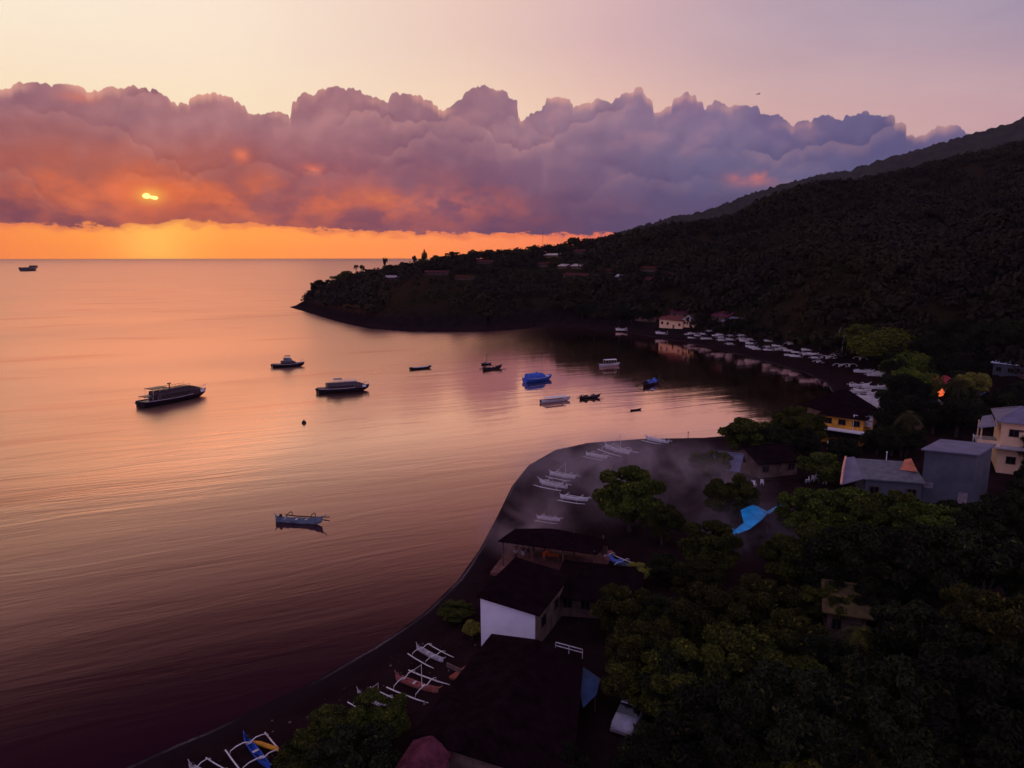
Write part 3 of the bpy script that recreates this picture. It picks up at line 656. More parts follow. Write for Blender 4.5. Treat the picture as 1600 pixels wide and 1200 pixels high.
# --- foreground canoes on the black sand
e = make_jukung(M['weathered'], M['bamboo'], mast=False); seat_line(e, 7.4, (652,1018), (692,1036), None, 'white outrigger canoe on the sand, farthest right of the row beside the dark tiled roof', 'outrigger canoe', 'outrigger canoes on the near beach', kx=1.08)
e = make_jukung(M['redwood'], M['bamboo'], mast=True); seat_line(e, 7.4, (620,1069), (684,1087), None, 'red and white outrigger canoe with crossed white poles, second in the near row', 'outrigger canoe', 'outrigger canoes on the near beach', kx=1.08)
e = make_jukung(M['weathered'], M['bamboo'], mast=True); seat_line(e, 7.4, (560,1092), (612,1112), None, 'white outrigger canoe half hidden behind the beach tree', 'outrigger canoe', 'outrigger canoes on the near beach', kx=1.08)
e = make_jukung(M['blue'], M['bamboo'], mast=False); seat_line(e, 7.4, (385,1166), (420,1204), None, 'blue outrigger canoe with a rolled yellow sail, bottom left on the sand', 'outrigger canoe', 'outrigger canoes on the near beach', kx=1.2)
blue_canoe = e
e = make_jukung(M['weathered'], M['bamboo']); seat_line(e, 7.4, (300,1208), (345,1228), None, 'pale outrigger canoe cut by the bottom edge, only its float tips in view', 'outrigger canoe', 'outrigger canoes on the near beach', kx=1.2)
s_ = MB(); s_.tube([(-1.6, 0, .0), (-.6, 0, .06), (.8, 0, .06), (1.7, 0, 0)], [.05, .17, .16, .04], 8)
o = s_.build('rolled_sail', M['yellow'], None, True); pa, pb = G(405, 1168), G(430, 1178); c = (pa+pb)/2
o.location = (c.x, c.y, H(c.x, c.y)+.22); o.rotation_euler = (0, 0, math.atan2(pb.y-pa.y, pb.x-pa.x)); tag(o, 'rolled yellow sail lying beside the blue outrigger canoe', 'sail')
# --- canoes on the curved beach
MIDB = [((1008,688),(1046,693),'pale outrigger canoe alone at the far bend of the black beach, nearest the water'),
        ((945,702),(985,711),'white outrigger canoe with raised poles, second from the far bend of the beach'),
        ((915,713),(950,718),'broad pale outrigger canoe left of the one with raised poles'),
        ((858,744),(900,749),'white outrigger canoe farthest back in the cluster at mid beach'),
        ((842,757),(888,764),'bright white outrigger canoe at the left of the mid beach cluster'),
        ((874,780),(920,784),'white outrigger canoe closest to the smoky tree in the mid beach cluster'),
        ((838,812),(876,816),'grey white outrigger canoe in the smoke just behind the dark pyramid roof')]
for i, (a, b, lab) in enumerate(MIDB):
    e = make_jukung(M['white'], M['white'], mast=i in (1, 3), engine=i % 2 == 0)
    seat_line(e, 7.4, a, b, None, lab, 'outrigger canoe', 'outrigger canoes on the curved beach')
    e.rotation_euler.z += math.pi if i in (0, 4) else 0
# --- the long row below the hillside
fj = make_far_jukung(); first = None; k_ = 0
def far_canoe(px, py, rz, group, label, sc=1.0):
    global first
    if first is None: o = fj.build('outrigger_canoe', M['bamboo']); first = o
    else: o = first.copy(); COL.objects.link(o)
    p = G(px, py); o.location = (p.x, p.y, H(p.x, p.y)+.03); o.rotation_euler = (rnd.uniform(-.05, .05), rnd.uniform(-.04, .04), rz); o.scale = (sc,)*3
    tag(o, label, 'outrigger canoe', group); return o
path = [(1072,524),(1110,530),(1159,538),(1200,546),(1240,554),(1275,563),(1310,571),(1345,579),(1378,590)]
pp = [G(*p) for p in path]; cum = [0]
for i in range(1, len(pp)): cum.append(cum[-1]+(pp[i]-pp[i-1]).length)
nrow = 50
for i in range(nrow):
    s = cum[-1]*(i+.5)/nrow; j = max(0, min(len(pp)-2, sum(1 for c in cum if c < s)-1)); u = (s-cum[j])/(cum[j+1]-cum[j]); p = pp[j].lerp(pp[j+1], u); d = (pp[j+1]-pp[j]).normalized()
    off = rnd.uniform(-.8, 3.4); q_ = p+Vector((d.y, -d.x, 0))*off*-1
    if first is None: o = fj.build('outrigger_canoe', M['bamboo']); first = o
    else: o = first.copy(); COL.objects.link(o)
    o.location = (q_.x, q_.y, H(q_.x, q_.y)+.04); o.rotation_euler = (rnd.uniform(-.06, .06), 0, math.atan2(d.y, d.x)+math.pi/2+rnd.uniform(-.4, .4)); k = rnd.uniform(.62, .9); o.scale = (k, k, k*.8)
    tag(o, 'small white outrigger canoe in the long row '+('just right of the lit tan building', 'along the dark wooded foot of the hill', 'level with the tall white banner flags', 'in front of the smooth domed bushes')[min(3, i*4//nrow)], 'outrigger canoe', 'row of canoes under the hillside')
for i in range(16):
    far_canoe(rnd.uniform(1338, 1392), 604+i*2.4, rnd.uniform(-.5, .3), 'canoes massed at the inner corner of the bay', 'white outrigger canoe packed in the cluster at the inner corner of the bay', rnd.uniform(.6, .85))
for (x, y, lab) in ((973,516,'white canoe lying on the far beach left of the lit tan building'), (1036,522,'white canoe on the far beach right below the lit tan building')):
    far_canoe(x, y, .1, 'single canoes on the far beach', lab)

# --- boats on the water
def boat(name, L, B, D, hm, label, a, b, cat='boat', group='boats moored in the bay', deck=.12, sheer=.3, stern=.8, extras=(), bow_pow=2.2):
    e = empty(name); h = MB(); rg = hull_rings(L, B, D, sheer, stern, 15, bow_pow, .3, .05); add_hull(h, rg, deck); h.build('hull', hm, e, True)
    rub = MB(); 
    for s_ in (0, -1): rub.tube([tuple(Vector(r[s_])+Vector((0, (.02 if s_ else -.02), .02))) for r in rg], .05, 5)
    rub.build('rubbing_strake', M['weathered'], e)
    for kind, args in extras: kind(e, L, B, D, *args)
    seat_line(e, L*1.03, a, b, 0.0, label, cat, group); return e
def x_cabin(e, L, B, D, x0, x1, w, h, m, front=.6, z0=None, name='cabin', wins=6, glass=True, white_nose=False, win=True):
    z = D*.85 if z0 is None else z0; n = 9; rg = []
    for i in range(n):
        u = i/(n-1); x = x0+(x1-x0)*u; k = 1-max(0, (u-.75)/.25)**2*.45; hh = h*(1-max(0, (u-.68)/.32)**1.6*front); kk = min(1, .88+u)
        rg.append([(x, -w/2*k, z), (x, -w/2*k*.98, z+hh*.6), (x, -w/2*k*.82, z+hh*.93), (x, 0, z+hh), (x, w/2*k*.82, z+hh*.93), (x, w/2*k*.98, z+hh*.6), (x, w/2*k, z)])
    c = MB().loft(rg); c.add(rg[0], [tuple(range(7))]); c.add(rg[-1], [tuple(reversed(range(7)))]); o = c.build(name, m, e, True)
    if win:
        for s in (-1, 1):
            for j in range(wins):
                u = .06+.60*j/wins; xx = x0+(x1-x0)*u; ww = (x1-x0)*.60/wins*.78
                g = MB().box((xx+ww/2, s*(w/2*.985), z+h*.42), (ww, .05, h*.26)); g.build('window', M['glass'], o)
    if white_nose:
        for s in (-1, 1): MB().box((x1-.75, s*w*.40, z+h*.28), (1.1, .12, h*.34)).build('windscreen_glare', M['white'], o)  # white slabs stand in for the windscreen's bright reflection
        g = MB(); xx = x1; k = .56*w/2; g.add([(xx-.55, -k*1.15, z+h*.50), (xx-.55, k*1.15, z+h*.50), (xx+.08, k, z+.10), (xx+.08, -k, z+.10)], [(0, 1, 2, 3)]); g.build('windscreen', M['white'], o)  # windscreen reflection put in as white paint
def x_canopy(e, L, B, D, x0, x1, w, z0, h, m, posts=3, roofname='canopy'):
    c = MB(); rg = []
    for i in range(5):
        x = x0+(x1-x0)*i/4; rg.append([(x, -w/2, z0+h), (x, -w/4, z0+h+.10), (x, 0, z0+h+.14), (x, w/4, z0+h+.10), (x, w/2, z0+h), (x, w/2, z0+h-.07), (x, -w/2, z0+h-.07)])
    c.loft(rg, close=True); o = c.build(roofname, m, e)
    for i in range(posts):
        for s in (-1, 1):
            p = MB().tube([(x0+.1+(x1-x0-.2)*i/(posts-1), s*w*.46, z0), (x0+.1+(x1-x0-.2)*i/(posts-1), s*w*.46, z0+h)], .035, 5); p.build('post', M['bamboo'], e)
def x_rail(e, L, B, D, x0, x1, w, z0, m):
    r = MB()
    for s in (-1, 1):
        r.tube([(x0, s*w/2, z0+.8), ((x0+x1)/2, s*w/2, z0+.8), (x1, s*w/2*.75, z0+.75)], .03, 4); r.tube([(x0, s*w/2, z0+.4), (x1, s*w/2*.75, z0+.4)], .02, 4)
        for i in range(8): u = i/7; r.tube([(x0+(x1-x0)*u, s*w/2*(1-.25*max(0, u*2-1)), z0-.05), (x0+(x1-x0)*u, s*w/2*(1-.25*max(0, u*2-1)), z0+.8)], .025, 4)
    r.build('railing', m, e)
def x_outboards(e, L, B, D, n):
    for i in range(n):
        y = (i-(n-1)/2)*.6; g = MB(); g.box((-L/2-.30, y, D*.95), (.5, .36, .5), taper=.7); g.box((-L/2-.28, y, D*.35), (.22, .16, .9)); g.build('outboard_engine', M['black'], e)
def x_box(e, L, B, D, name, c, d, m, taper=1.0): MB().box(c, d, taper=taper).build(name, m, e)
def x_mast(e, L, B, D, x, z0, h, top=True):
    g = MB().tube([(x, 0, z0), (x, 0, z0+h)], [.14, .11], 5)
    if top: g.tube([(x-.45, 0, z0+h*.94), (x+.45, 0, z0+h*.94)], .12, 4)
    g.build('mast', M['hull_dark'], e)
def x_pulpit(e, L, B, D):
    g = MB(); z = D+.35; g.tube([(L*.40, -B*.2, z+.6), (L*.53, 0, z+.9), (L*.40, B*.2, z+.6)], .03, 4)
    for p in ((L*.40, -B*.2), (L*.40, B*.2), (L*.50, 0)): g.tube([(p[0], p[1], z-.1), (p[0], p[1], z+.75)], .025, 4)
    g.build('pulpit', M['bamboo'], e)
L_ = 16.0
e = boat('passenger_boat', 16, 3.9, 1.15, M['hull_dark'], 'largest dark passenger boat with a long cabin and rear canopy deck, moored at left', (219,638), (322,617), 'passenger boat', extras=[
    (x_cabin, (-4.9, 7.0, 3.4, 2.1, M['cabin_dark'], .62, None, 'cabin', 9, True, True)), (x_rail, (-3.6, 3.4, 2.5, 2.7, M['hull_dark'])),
    (x_canopy, (-6.0, -2.6, 2.8, 2.3, 1.35, M['hull_dark'])), (x_canopy, (-7.4, -4.8, 3.0, 1.1, 1.1, M['cabin_dark'])), (x_box, ('deck_locker', (1.2, 0, 2.85), (4.6, 1.2, .28), M['deck'])),
    (x_outboards, (4,)), (x_mast, (-1.0, 2.6, 1.6)), (x_pulpit, ())])
e = boat('passenger_boat', 12.5, 3.2, 1.05, M['hull_dark'], 'dark passenger boat with pale railings on its upper deck, left of the bay centre', (496,615), (577,609), 'passenger boat', extras=[
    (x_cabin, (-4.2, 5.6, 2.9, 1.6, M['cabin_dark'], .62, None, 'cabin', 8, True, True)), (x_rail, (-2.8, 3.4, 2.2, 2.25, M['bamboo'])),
    (x_canopy, (-2.3, -.4, 2.0, 2.25, 1.1, M['steel'])), (x_box, ('deck_locker', (1.6, 0, 2.35), (3.0, 1.2, .35), M['steel'])), (x_outboards, (3,)), (x_pulpit, ())])
e = boat('motor_yacht', 10.5, 3.0, 1.1, M['hull_dark'], 'small dark motor yacht with a stepped wheelhouse, farthest of the three cabin boats', (425,575), (476,572), 'motor yacht', extras=[
    (x_cabin, (-2.4, 2.6, 2.4, 1.4, M['cabin_dark'], .5, None, 'cabin', 4)), (x_cabin, (-1.5, 1.2, 2.0, 1.1, M['steel'], .45, 2.2, 'wheelhouse', 3)),
    (x_canopy, (-1.2, .7, 1.7, 3.2, .7, M['hull_dark'])), (x_pulpit, ()), (x_outboards, (2,))])
e = boat('motor_boat', 9.0, 2.6, .85, M['blue'], 'small motor boat under a peaked blue cover with a white bow', (819,598), (862,592), extras=[
    (x_cabin, (-3.6, 2.3, 2.3, 1.45, M['blue'], .85, None, 'boat_cover', 1, False, False, False)), (x_box, ('foredeck', (3.0, 0, .98), (1.5, .9, .12), M['white'], .8)), (x_mast, (-.5, 2.0, .5, False))])
e = boat('tour_boat', 10.0, 2.1, .7, M['weathered'], 'long white boat with a flat pale roof, in front of the blue covered boat', (845,630), (891,625), extras=[
    (x_canopy, (-3.6, 3.2, 2.1, .6, .95, M['white'], 5)), (x_box, ('bench', (-.5, 0, .62), (5.5, 1.2, .18), M['deck'])), (x_outboards, (1,))])
e = boat('open_boat', 8.5, 1.7, .7, M['hull_dark'], 'low dark open boat with a pale top strip, left of the tiny mast boat', (641,578), (674,575), extras=[
    (x_box, ('deck_cover', (0, 0, .78), (6.0, 1.2, .14), M['weathered'])), (x_outboards, (1,))])
e = boat('canopy_boat', 8.5, 2.0, .7, M['weathered'], 'faint white boat with a raised canopy at the edge of the dark hillside reflection', (936,573), (968,571), extras=[
    (x_canopy, (-2.2, 2.6, 2.0, .7, 1.8, M['white'], 3)), (x_box, ('bench', (0, 0, .62), (4.5, 1.0, .18), M['deck'])), (x_outboards, (1,))])
e = boat('fishing_boat', 5.5, 1.6, .6, M['hull_dark'], 'tiny dark boat with a tall thin mast near the far shore', (752,570), (768,569), extras=[(x_mast, (.2, .5, 5.0)), (x_box, ('cabin', (-1.0, 0, .95), (1.2, 1.0, .7), M['cabin_dark']))])
e = boat('cargo_boat', 16, 4.5, 1.8, M['hull_dark'], 'distant low boat with a block cabin on the open sea at far left', (35,424), (57,423), 'cargo boat', None, extras=[(x_box, ('wheelhouse', (5.0, 0, 2.2), (3.6, 3.0, 1.3), M['hull_dark'], .9))])
e = make_jukung(M['hull_dark'], M['wood'], mast=False); seat_line(e, 8.2, (752,579), (786,575), .0, 'thin dark outrigger canoe low on the water below the tiny mast boat', 'outrigger canoe', 'boats moored in the bay')
e = make_jukung(M['hull_dark'], M['wood'], mast=False, tarp=M['hull_dark']); seat_line(e, 8.2, (903,624), (940,621), .0, 'dark outrigger canoe heaped with gear, right of the long white boat', 'outrigger canoe', 'boats moored in the bay')
e = make_jukung(M['hull_dark'], M['wood'], mast=False, tarp=M['blue']); seat_line(e, 8.2, (1003,605), (1032,597), .0, 'outrigger canoe heaped with a bright blue cover, farthest right in the bay', 'outrigger canoe', 'boats moored in the bay')
e = make_jukung(M['steel'], M['wood'], one=True, mast=False); seat_line(e, 8.2, (425,815), (510,820), .0, 'blue grey outrigger canoe with a dark float pole behind it, nearest boat on the water', 'outrigger canoe', 'boats moored in the bay')
e = empty('small_canoe'); h = MB(); add_hull(h, hull_rings(4.5, .7, .35, .15, .3, 9)); h.build('hull', M['hull_dark'], e, True); MB().box((0, 0, .3), (.25, .6, .04)).build('seat', M['wood'], e)
seat_line(e, 4.5, (985,642), (1002,640), 0.0, 'tiny empty dark canoe right of the heaped canoe', 'canoe', 'boats moored in the bay')
b_ = MB(); b_.loft([[(r*math.cos(w), r*math.sin(w), z) for w in [math.tau*i/12 for i in range(12)]] for r, z in ((.12, -.3), (.42, -.15), (.5, .1), (.36, .42), (.12, .55), (.06, .8))], close=True)
o = b_.build('mooring_buoy', M['black'], None, True); o.location = P(475, 661, 0); tag(o, 'small dark mooring buoy alone between the cabin boats and the near canoe', 'buoy')

# ================================================================== houses
def wallbox(mb, base, h):
    n = len(base); top = [(p[0], p[1], h) for p in base]; mb.add(list(base)+top, [(i, (i+1) % n, (i+1) % n+n, i+n) for i in range(n)]+[tuple(range(n, 2*n))])
def make_house(name, A, B, dep, h, roof, roofm, wallm, label, over=.5, rise=1.6, wins=3, group=None, cat='house', floors=1, z=None, door=True, winm=None, shear=0):
    """front edge from A to B on the ground, body going back from the viewer by dep"""
    d = Vector((B.x-A.x, B.y-A.y, 0)); w = d.length; ang = math.atan2(d.y, d.x); c = (A+B)/2; z = min(H(A.x, A.y), H(B.x, B.y)) if z is None else z
    e = empty(name, (c.x, c.y, z), ang); tag(e, label, cat, group)
    base = [(-w/2, 0, -1.0), (w/2, 0, -1.0), (w/2, dep, -1.0), (-w/2, dep, -1.0)]
    mb = MB(); wallbox(mb, base, h)
    if roof == 'gable': mb.add([(-w/2, 0, h), (-w/2, dep, h), (-w/2, dep/2, h+rise*.92), (w/2, 0, h), (w/2, dep, h), (w/2, dep/2, h+rise*.92)], [(0, 1, 2), (3, 5, 4)])
    wl = mb.build('wall', wallm, e)
    r = MB(); a, b_ = -w/2-over, w/2+over; f, k = -over, dep+over; lo = h-over*rise/(dep/2)*.9
    if roof == 'gable':
        r.slab([(a, f, lo), (b_, f, lo), (b_, dep/2, h+rise), (a, dep/2, h+rise)], .12); r.slab([(a, dep/2, h+rise), (b_, dep/2, h+rise), (b_, k, lo), (a, k, lo)], .12)
        r.tube([(a, dep/2, h+rise+.05), (b_, dep/2, h+rise+.05)], .12, 6)
    elif roof == 'hip':
        q1, q2 = a+min(dep/2+over, (b_-a)*.42), b_-min(dep/2+over, (b_-a)*.42); R1, R2 = (q1, dep/2, h+rise), (q2, dep/2, h+rise)
        C = [(a, f, lo), (b_, f, lo), (b_, k, lo), (a, k, lo)]; D_ = [(p[0], p[1], p[2]-.14) for p in C]
        r.add(C+[R1, R2]+D_, [(0, 1, 5, 4), (1, 2, 5), (2, 3, 4, 5), (3, 0, 4), (0, 6, 7, 1), (1, 7, 8, 2), (2, 8, 9, 3), (3, 9, 6, 0), (9, 8, 7, 6)])
        for s_, t_ in ((C[0], R1), (C[1], R2), (C[2], R2), (C[3], R1), (R1, R2)): r.tube([Vector(s_)+Vector((0, 0, .04)), Vector(t_)+Vector((0, 0, .05))], .10, 5)
    else:
        r.slab([(a, f, h+.12), (b_, f, h+.12), (b_, k, h+.12+rise), (a, k, h+.12+rise)], .18)
    ro = r.build('roof', roofm, e)
    if wins:
        fh = h/floors
        for fl in range(floors):
            for i in range(wins):
                x = -w/2+w*(i+.5)/wins; zc = fl*fh+fh*.55
                if door and fl == 0 and i == wins//2:
                    dr_ = MB().box((x, -.03, 1.0), (.9, .08, 2.0)).build('door', M['wood'], e); MB().box((x+.32, -.09, 1.0), (.06, .06, .14)).build('handle', M['weathered'], dr_); continue
                wf = MB(); ww, hh = min(1.2, w/wins*.5), min(1.1, fh*.36)
                for bx in (((x, -.05, zc+hh/2), (ww+.12, .10, .07)), ((x, -.05, zc-hh/2), (ww+.12, .10, .07)), ((x-ww/2, -.05, zc), (.07, .10, hh)), ((x+ww/2, -.05, zc), (.07, .10, hh)), ((x, -.045, zc), (.05, .07, hh))): wf.box(*bx)
                fo = wf.build('window', winm or M['wood'], e); MB().box((x, -.012, zc), (ww-.05, .04, hh-.05)).build('pane', M['glass'], fo)
    if shear:
        for ch in e.children:
            for v_ in ch.data.vertices: v_.co.x += shear*v_.co.y
    return e
def house_px(name, a, b, dep, h, roof, roofm, wallm, label, **k): return make_house(name, G(*a), G(*b), dep, h, roof, roofm, wallm, label, **k)
def from_pts(name, m, pts, th, parent): return MB().slab(pts, th).build(name, m, parent)
def rel(e, *p): return [tuple(Vector(q)-e.location) for q in p]

# --- the white gable-walled beach house with the big dark roof
A_, B_ = P(752, 1004, 1.6), P(836, 1009, 1.6)
e = empty('beach_house', (A_.x, A_.y, 1.6)); tag(e, 'beach house with one bright white end wall under a wide dark tiled roof', 'house')
TL, TR = P(749, 930, 6.0), P(837, 959, 4.6); TL = Vector((A_.x-.05, A_.y, TL.z)); TR = Vector((B_.x, B_.y, TR.z))
bk = Vector((.42, 1, 0)).normalized()*8.6; ur = (B_-A_).normalized()
TL2, TR2 = TL+bk, TR+bk
mb = MB(); a_, b2, c2, d2 = Vector((A_.x, A_.y, .6)), Vector((B_.x, B_.y, .6)), Vector((B_.x, B_.y, .6))+bk, Vector((A_.x, A_.y, .6))+bk
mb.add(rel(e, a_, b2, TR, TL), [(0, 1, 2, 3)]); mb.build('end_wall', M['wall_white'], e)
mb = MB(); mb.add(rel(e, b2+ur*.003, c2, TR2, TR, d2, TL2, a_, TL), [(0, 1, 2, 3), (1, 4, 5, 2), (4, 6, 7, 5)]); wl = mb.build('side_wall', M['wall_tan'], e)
cc = [TL-bk*.03-ur*.25+Vector((0, 0, .12)), TR-bk*.03+ur*.45+Vector((0, 0, .02)), TR2+ur*.45+Vector((0, 0, .02)), TL2-ur*.25+Vector((0, 0, .12))]
from_pts('roof', M['roof_dark'], rel(e, *cc), .16, e)
wdir = bk.normalized(); ang = math.atan2(wdir.y, wdir.x)
for s in (2.0, 5.4):
    p = Vector((B_.x, B_.y, 3.0))+wdir*s+ur*.03-e.location; f_ = MB().box(tuple(p), (1.2, .08, 1.1), ang).build('window', M['wood'], e)
    MB().box(tuple(p+ur*.03), (1.0, .06, .9), ang).build('pane', M['glass'], f_)
# --- wing behind it with its own hipped roof
e = house_px('hip_roof_house', (872,972), (985,962), 7.0, 2.5, 'hip', M['roof_dark'], M['wall_tan'], 'low house with a dark hipped roof joined behind the white walled beach house', rise=1.3, over=.8, wins=4)
e.rotation_euler.z += -.30
# --- open pavilion by the water with people on its terrace
A2_, B2_ = G(770, 893), G(950, 880)
e = empty('beach_pavilion', (0, 0, 0)); c = (G(795, 890)+G(915, 885))/2; q_ = P(865, 826, 5.5); e.location = (q_.x-.6, q_.y-2.2, 1.6); e.rotation_euler = (0, 0, -.30); tag(e, 'open beach pavilion with a dark pyramid roof on posts at the smoky shore', 'pavilion')
r = MB(); w_, dp, lo, hi2 = 5.4, 4.0, 2.2, 3.8; C = [(-w_, -dp*.25, lo+.95), (w_, -dp*.25, lo+.8), (w_, dp*1.3, lo), (-w_, dp*1.3, lo)]; D_ = [(p[0], p[1], p[2]-.15) for p in C]; R1 = (-.6, dp*.55, hi2+.1); R2 = (.6, dp*.55, hi2+.1)
r.add(C+[R1, R2]+D_, [(0, 1, 5, 4), (1, 2, 5), (2, 3, 4, 5), (3, 0, 4), (0, 6, 7, 1), (1, 7, 8, 2), (2, 8, 9, 3), (3, 9, 6, 0), (9, 8, 7, 6)]); r.build('roof', M['roof_dark'], e)
for x in (-5, -1.7, 1.7, 5):
    for y in (-.6, 4.8): MB().tube([(x, y, -.3), (x, y, 2.75 if y > 0 else 3.1)], .11, 6).build('post', M['wood'], e)
MB().box((0, 2.2, .0), (11.6, 9.5, .36)).build('terrace_floor', mat('worn_red_floor', (.17, .055, .05), .85, var=.3, scale=1), e)
MB().box((0, 4.9, 1.0), (11.0, .12, .9)).build('back_screen', M['wood'], e)
PAV = e
# --- big dark roof in the foreground
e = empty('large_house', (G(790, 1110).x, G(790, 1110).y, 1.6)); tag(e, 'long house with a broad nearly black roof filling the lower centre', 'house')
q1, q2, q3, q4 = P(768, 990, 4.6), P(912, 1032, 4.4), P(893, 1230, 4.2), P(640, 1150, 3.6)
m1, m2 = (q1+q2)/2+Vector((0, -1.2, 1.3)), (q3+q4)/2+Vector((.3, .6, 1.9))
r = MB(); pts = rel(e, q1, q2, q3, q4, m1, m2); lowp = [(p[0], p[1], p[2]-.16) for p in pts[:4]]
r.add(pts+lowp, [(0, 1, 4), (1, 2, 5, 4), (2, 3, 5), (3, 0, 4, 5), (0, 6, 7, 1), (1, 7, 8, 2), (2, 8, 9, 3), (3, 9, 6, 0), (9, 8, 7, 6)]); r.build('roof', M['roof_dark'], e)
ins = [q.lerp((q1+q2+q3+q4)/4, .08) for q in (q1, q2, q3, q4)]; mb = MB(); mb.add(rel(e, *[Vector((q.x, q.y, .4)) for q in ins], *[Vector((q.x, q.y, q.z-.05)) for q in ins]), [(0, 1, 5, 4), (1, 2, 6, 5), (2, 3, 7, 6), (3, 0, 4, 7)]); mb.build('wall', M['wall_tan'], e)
# its corner terrace, orange light put into the paving colour; side canopies, pink roof
e = empty('light_patch_terrace', tuple(G(733, 1062))); tag(e, 'terrace with orange light painted on, at the sea side corner of the broad dark roof', 'terrace')
pz = H(e.location.x, e.location.y); MB().box((0, 0, .12), (2.0, 2.6, .34), .9).build('paving', mat('orange_light_paving', (.36, .09, .045), .85, var=.35, scale=1.2), e); MB().box((-.95, .75, .42), (.14, 2.6, .35), .9).build('kerb', M['wall_tan'], e)
e = empty('lean_to_shelter', tuple(P(910, 1075, 1.7))); tag(e, 'dull blue tarpaulin shelter tucked between the broad dark roof and the trees', 'shelter')
from_pts('tarpaulin', M['tarp2'], rel(e, P(893, 1062, 3.3), P(905, 1038, 3.5), P(938, 1060, 3.3), P(932, 1085, 3.0), P(911, 1106, 2.9), P(907, 1086, 3.1), P(893, 1084, 3.2)), .05, e)
from_pts('pale_sheet', M['roof_sheet'], rel(e, P(896, 1060, 3.45), P(906, 1041, 3.6), P(912, 1044, 3.6), P(900, 1062, 3.45)), .04, e)
for p in ((898, 1080), (930, 1082), (907, 1046)): w0 = P(*p, 3.0)-e.location; MB().tube([(w0.x, w0.y, -.3), (w0.x, w0.y, w0.z)], .05, 5).build('post', M['wood'], e)
e = empty('beach_shop', tuple(P(665, 1185, 1.6))); tag(e, 'small building with a dusty pink roof at the bottom edge beside the beach tree', 'house')
z3 = 3.4; rp = [P(648, 1153, z3), P(706, 1175, z3), P(690, 1215, z3+.1), P(606, 1215, z3+.1)]; rdg = [(rp[0]+rp[1])/2+Vector((0, -.3, .9)), (rp[2]+rp[3])/2+Vector((0, .5, .9))]
r = MB(); r.add(rel(e, *rp, *rdg, *[q-Vector((0, 0, .12)) for q in rp]), [(0, 1, 4), (1, 2, 5, 4), (2, 3, 5), (3, 0, 4, 5), (0, 6, 7, 1), (1, 7, 8, 2), (2, 8, 9, 3), (3, 9, 6, 0), (9, 8, 7, 6)]); r.build('roof', M['roof_pink'], e)
ins = [q.lerp((rp[0]+rp[1]+rp[2]+rp[3])/4, .1) for q in rp]; mb = MB(); mb.add(rel(e, *[Vector((q.x, q.y, .5)) for q in ins], *[q-Vector((0, 0, .1)) for q in ins]), [(0, 1, 5, 4), (1, 2, 6, 5), (2, 3, 7, 6), (3, 0, 4, 7)]); mb.build('wall', M['wall_tan'], e)
e = empty('handrail', tuple(G(895, 1022))); tag(e, 'thin white handrail lying along the path behind the broad dark roof', 'handrail')
u0, u1 = G(868, 1019)-e.location, G(910, 1031)-e.location
for zz in (.75, 1.05): MB().tube([(u0.x, u0.y, zz), (u1.x, u1.y, zz)], .05, 5).build('rail', M['weathered'], e)
for k in (0, .5, 1): q_ = u0.lerp(u1, k); MB().tube([(q_.x, q_.y, -.2), (q_.x, q_.y, 1.05)], .04, 5).build('post', M['weathered'], e)

# --- grey block house, annex, cream villa at right
gA, gB = P(1437, 784, 1.8), P(1517, 794, 1.8)
e = make_house('grey_house', gA, gB, 5.5, 7.6, 'flat', M['roof_sheet'], M['wall_grey'], 'windowless grey block house with a flat pale sheet roof', over=.35, rise=.25, wins=0, z=1.6, shear=.45)
d_ = MB().box((1.9, -.04, 1.1), (1.1, .1, 2.2)).build('door', M['deck'], e); MB().box((2.3, -.12, 1.1), (.06, .06, .16)).build('handle', M['weathered'], d_)
MB().box((-2.2, -.05, 2.7), (1.1, .1, .8)).build('shutter', M['deck'], e)
e = make_house('annex', P(1350, 783, 1.8), P(1437, 790, 1.8), 6.5, 3.4, 'flat', mat('annex_sheet_roof', (.13, .14, .165), .6, var=.2), M['wall_grey'], 'low annex with a pale roof and peach slanting edge beside the grey block house', over=.35, rise=.9, wins=3, z=1.6)
sl_ = MB(); w_ = (P(1437, 790, 1.8)-P(1350, 783, 1.8)).length; sl_.slab([(-w_/2-3.2, -.6, 2.5), (-w_/2-.36, -.3, 3.5), (-w_/2-.36, 7.0, 4.6), (-w_/2-1.5, 7.0, 4.4)], .10); sl_.build('lean_to_roof', M['roof_sheet'], e)
g_ = MB().tube([(-w_/2-3.2, -.62, 2.56), (-w_/2-2.4, 3.3, 3.8), (-w_/2-1.5, 7.0, 4.5)], .16, 5); g_.build('fascia_board', mat('peach_fascia', (.85, .42, .26), .7, var=.15), e)
g_ = MB().slab([(w_/2-1.9, 3.6, 4.1), (w_/2-.05, 2.4, 4.3), (w_/2-.05, 6.0, 5.2), (w_/2-.9, 6.0, 4.9)], .1); g_.build('orange_tiled_roof', mat('orange_tiles', (.62, .20, .10), .8, var=.2), e)
vA, vB = P(1556, 738, 1.8), P(1640, 748, 1.8)
e = make_house('cream_villa', vA, vB, 9.0, 8.6, 'hip', M['roof_sheet'], M['wall_cream'], 'two storey cream villa with a balcony and pale blue grey roof at the right edge', over=.7, rise=1.5, wins=2, floors=2, z=1.6, door=False)
w_ = (vB-vA).length
MB().box((0, -.9, 4.5), (w_+1.6, 1.9, .22)).build('balcony_floor', M['conc'], e)
MB().box((-w_/2-1.5, 2.2, 4.5), (3.0, 7.0, .22)).build('side_balcony', M['conc'], e); MB().box((-w_/2-1.5, -1.25, 5.0), (3.0, .12, .9)).build('balcony_wall', M['wall_cream'], e)
MB().slab([(-w_/2-3.2, -1.6, 7.3), (-w_/2-.72, -1.6, 7.9), (-w_/2-.72, 7, 8.0), (-w_/2-2.0, 7, 7.6)], .1).build('balcony_roof', M['roof_sheet'], e)
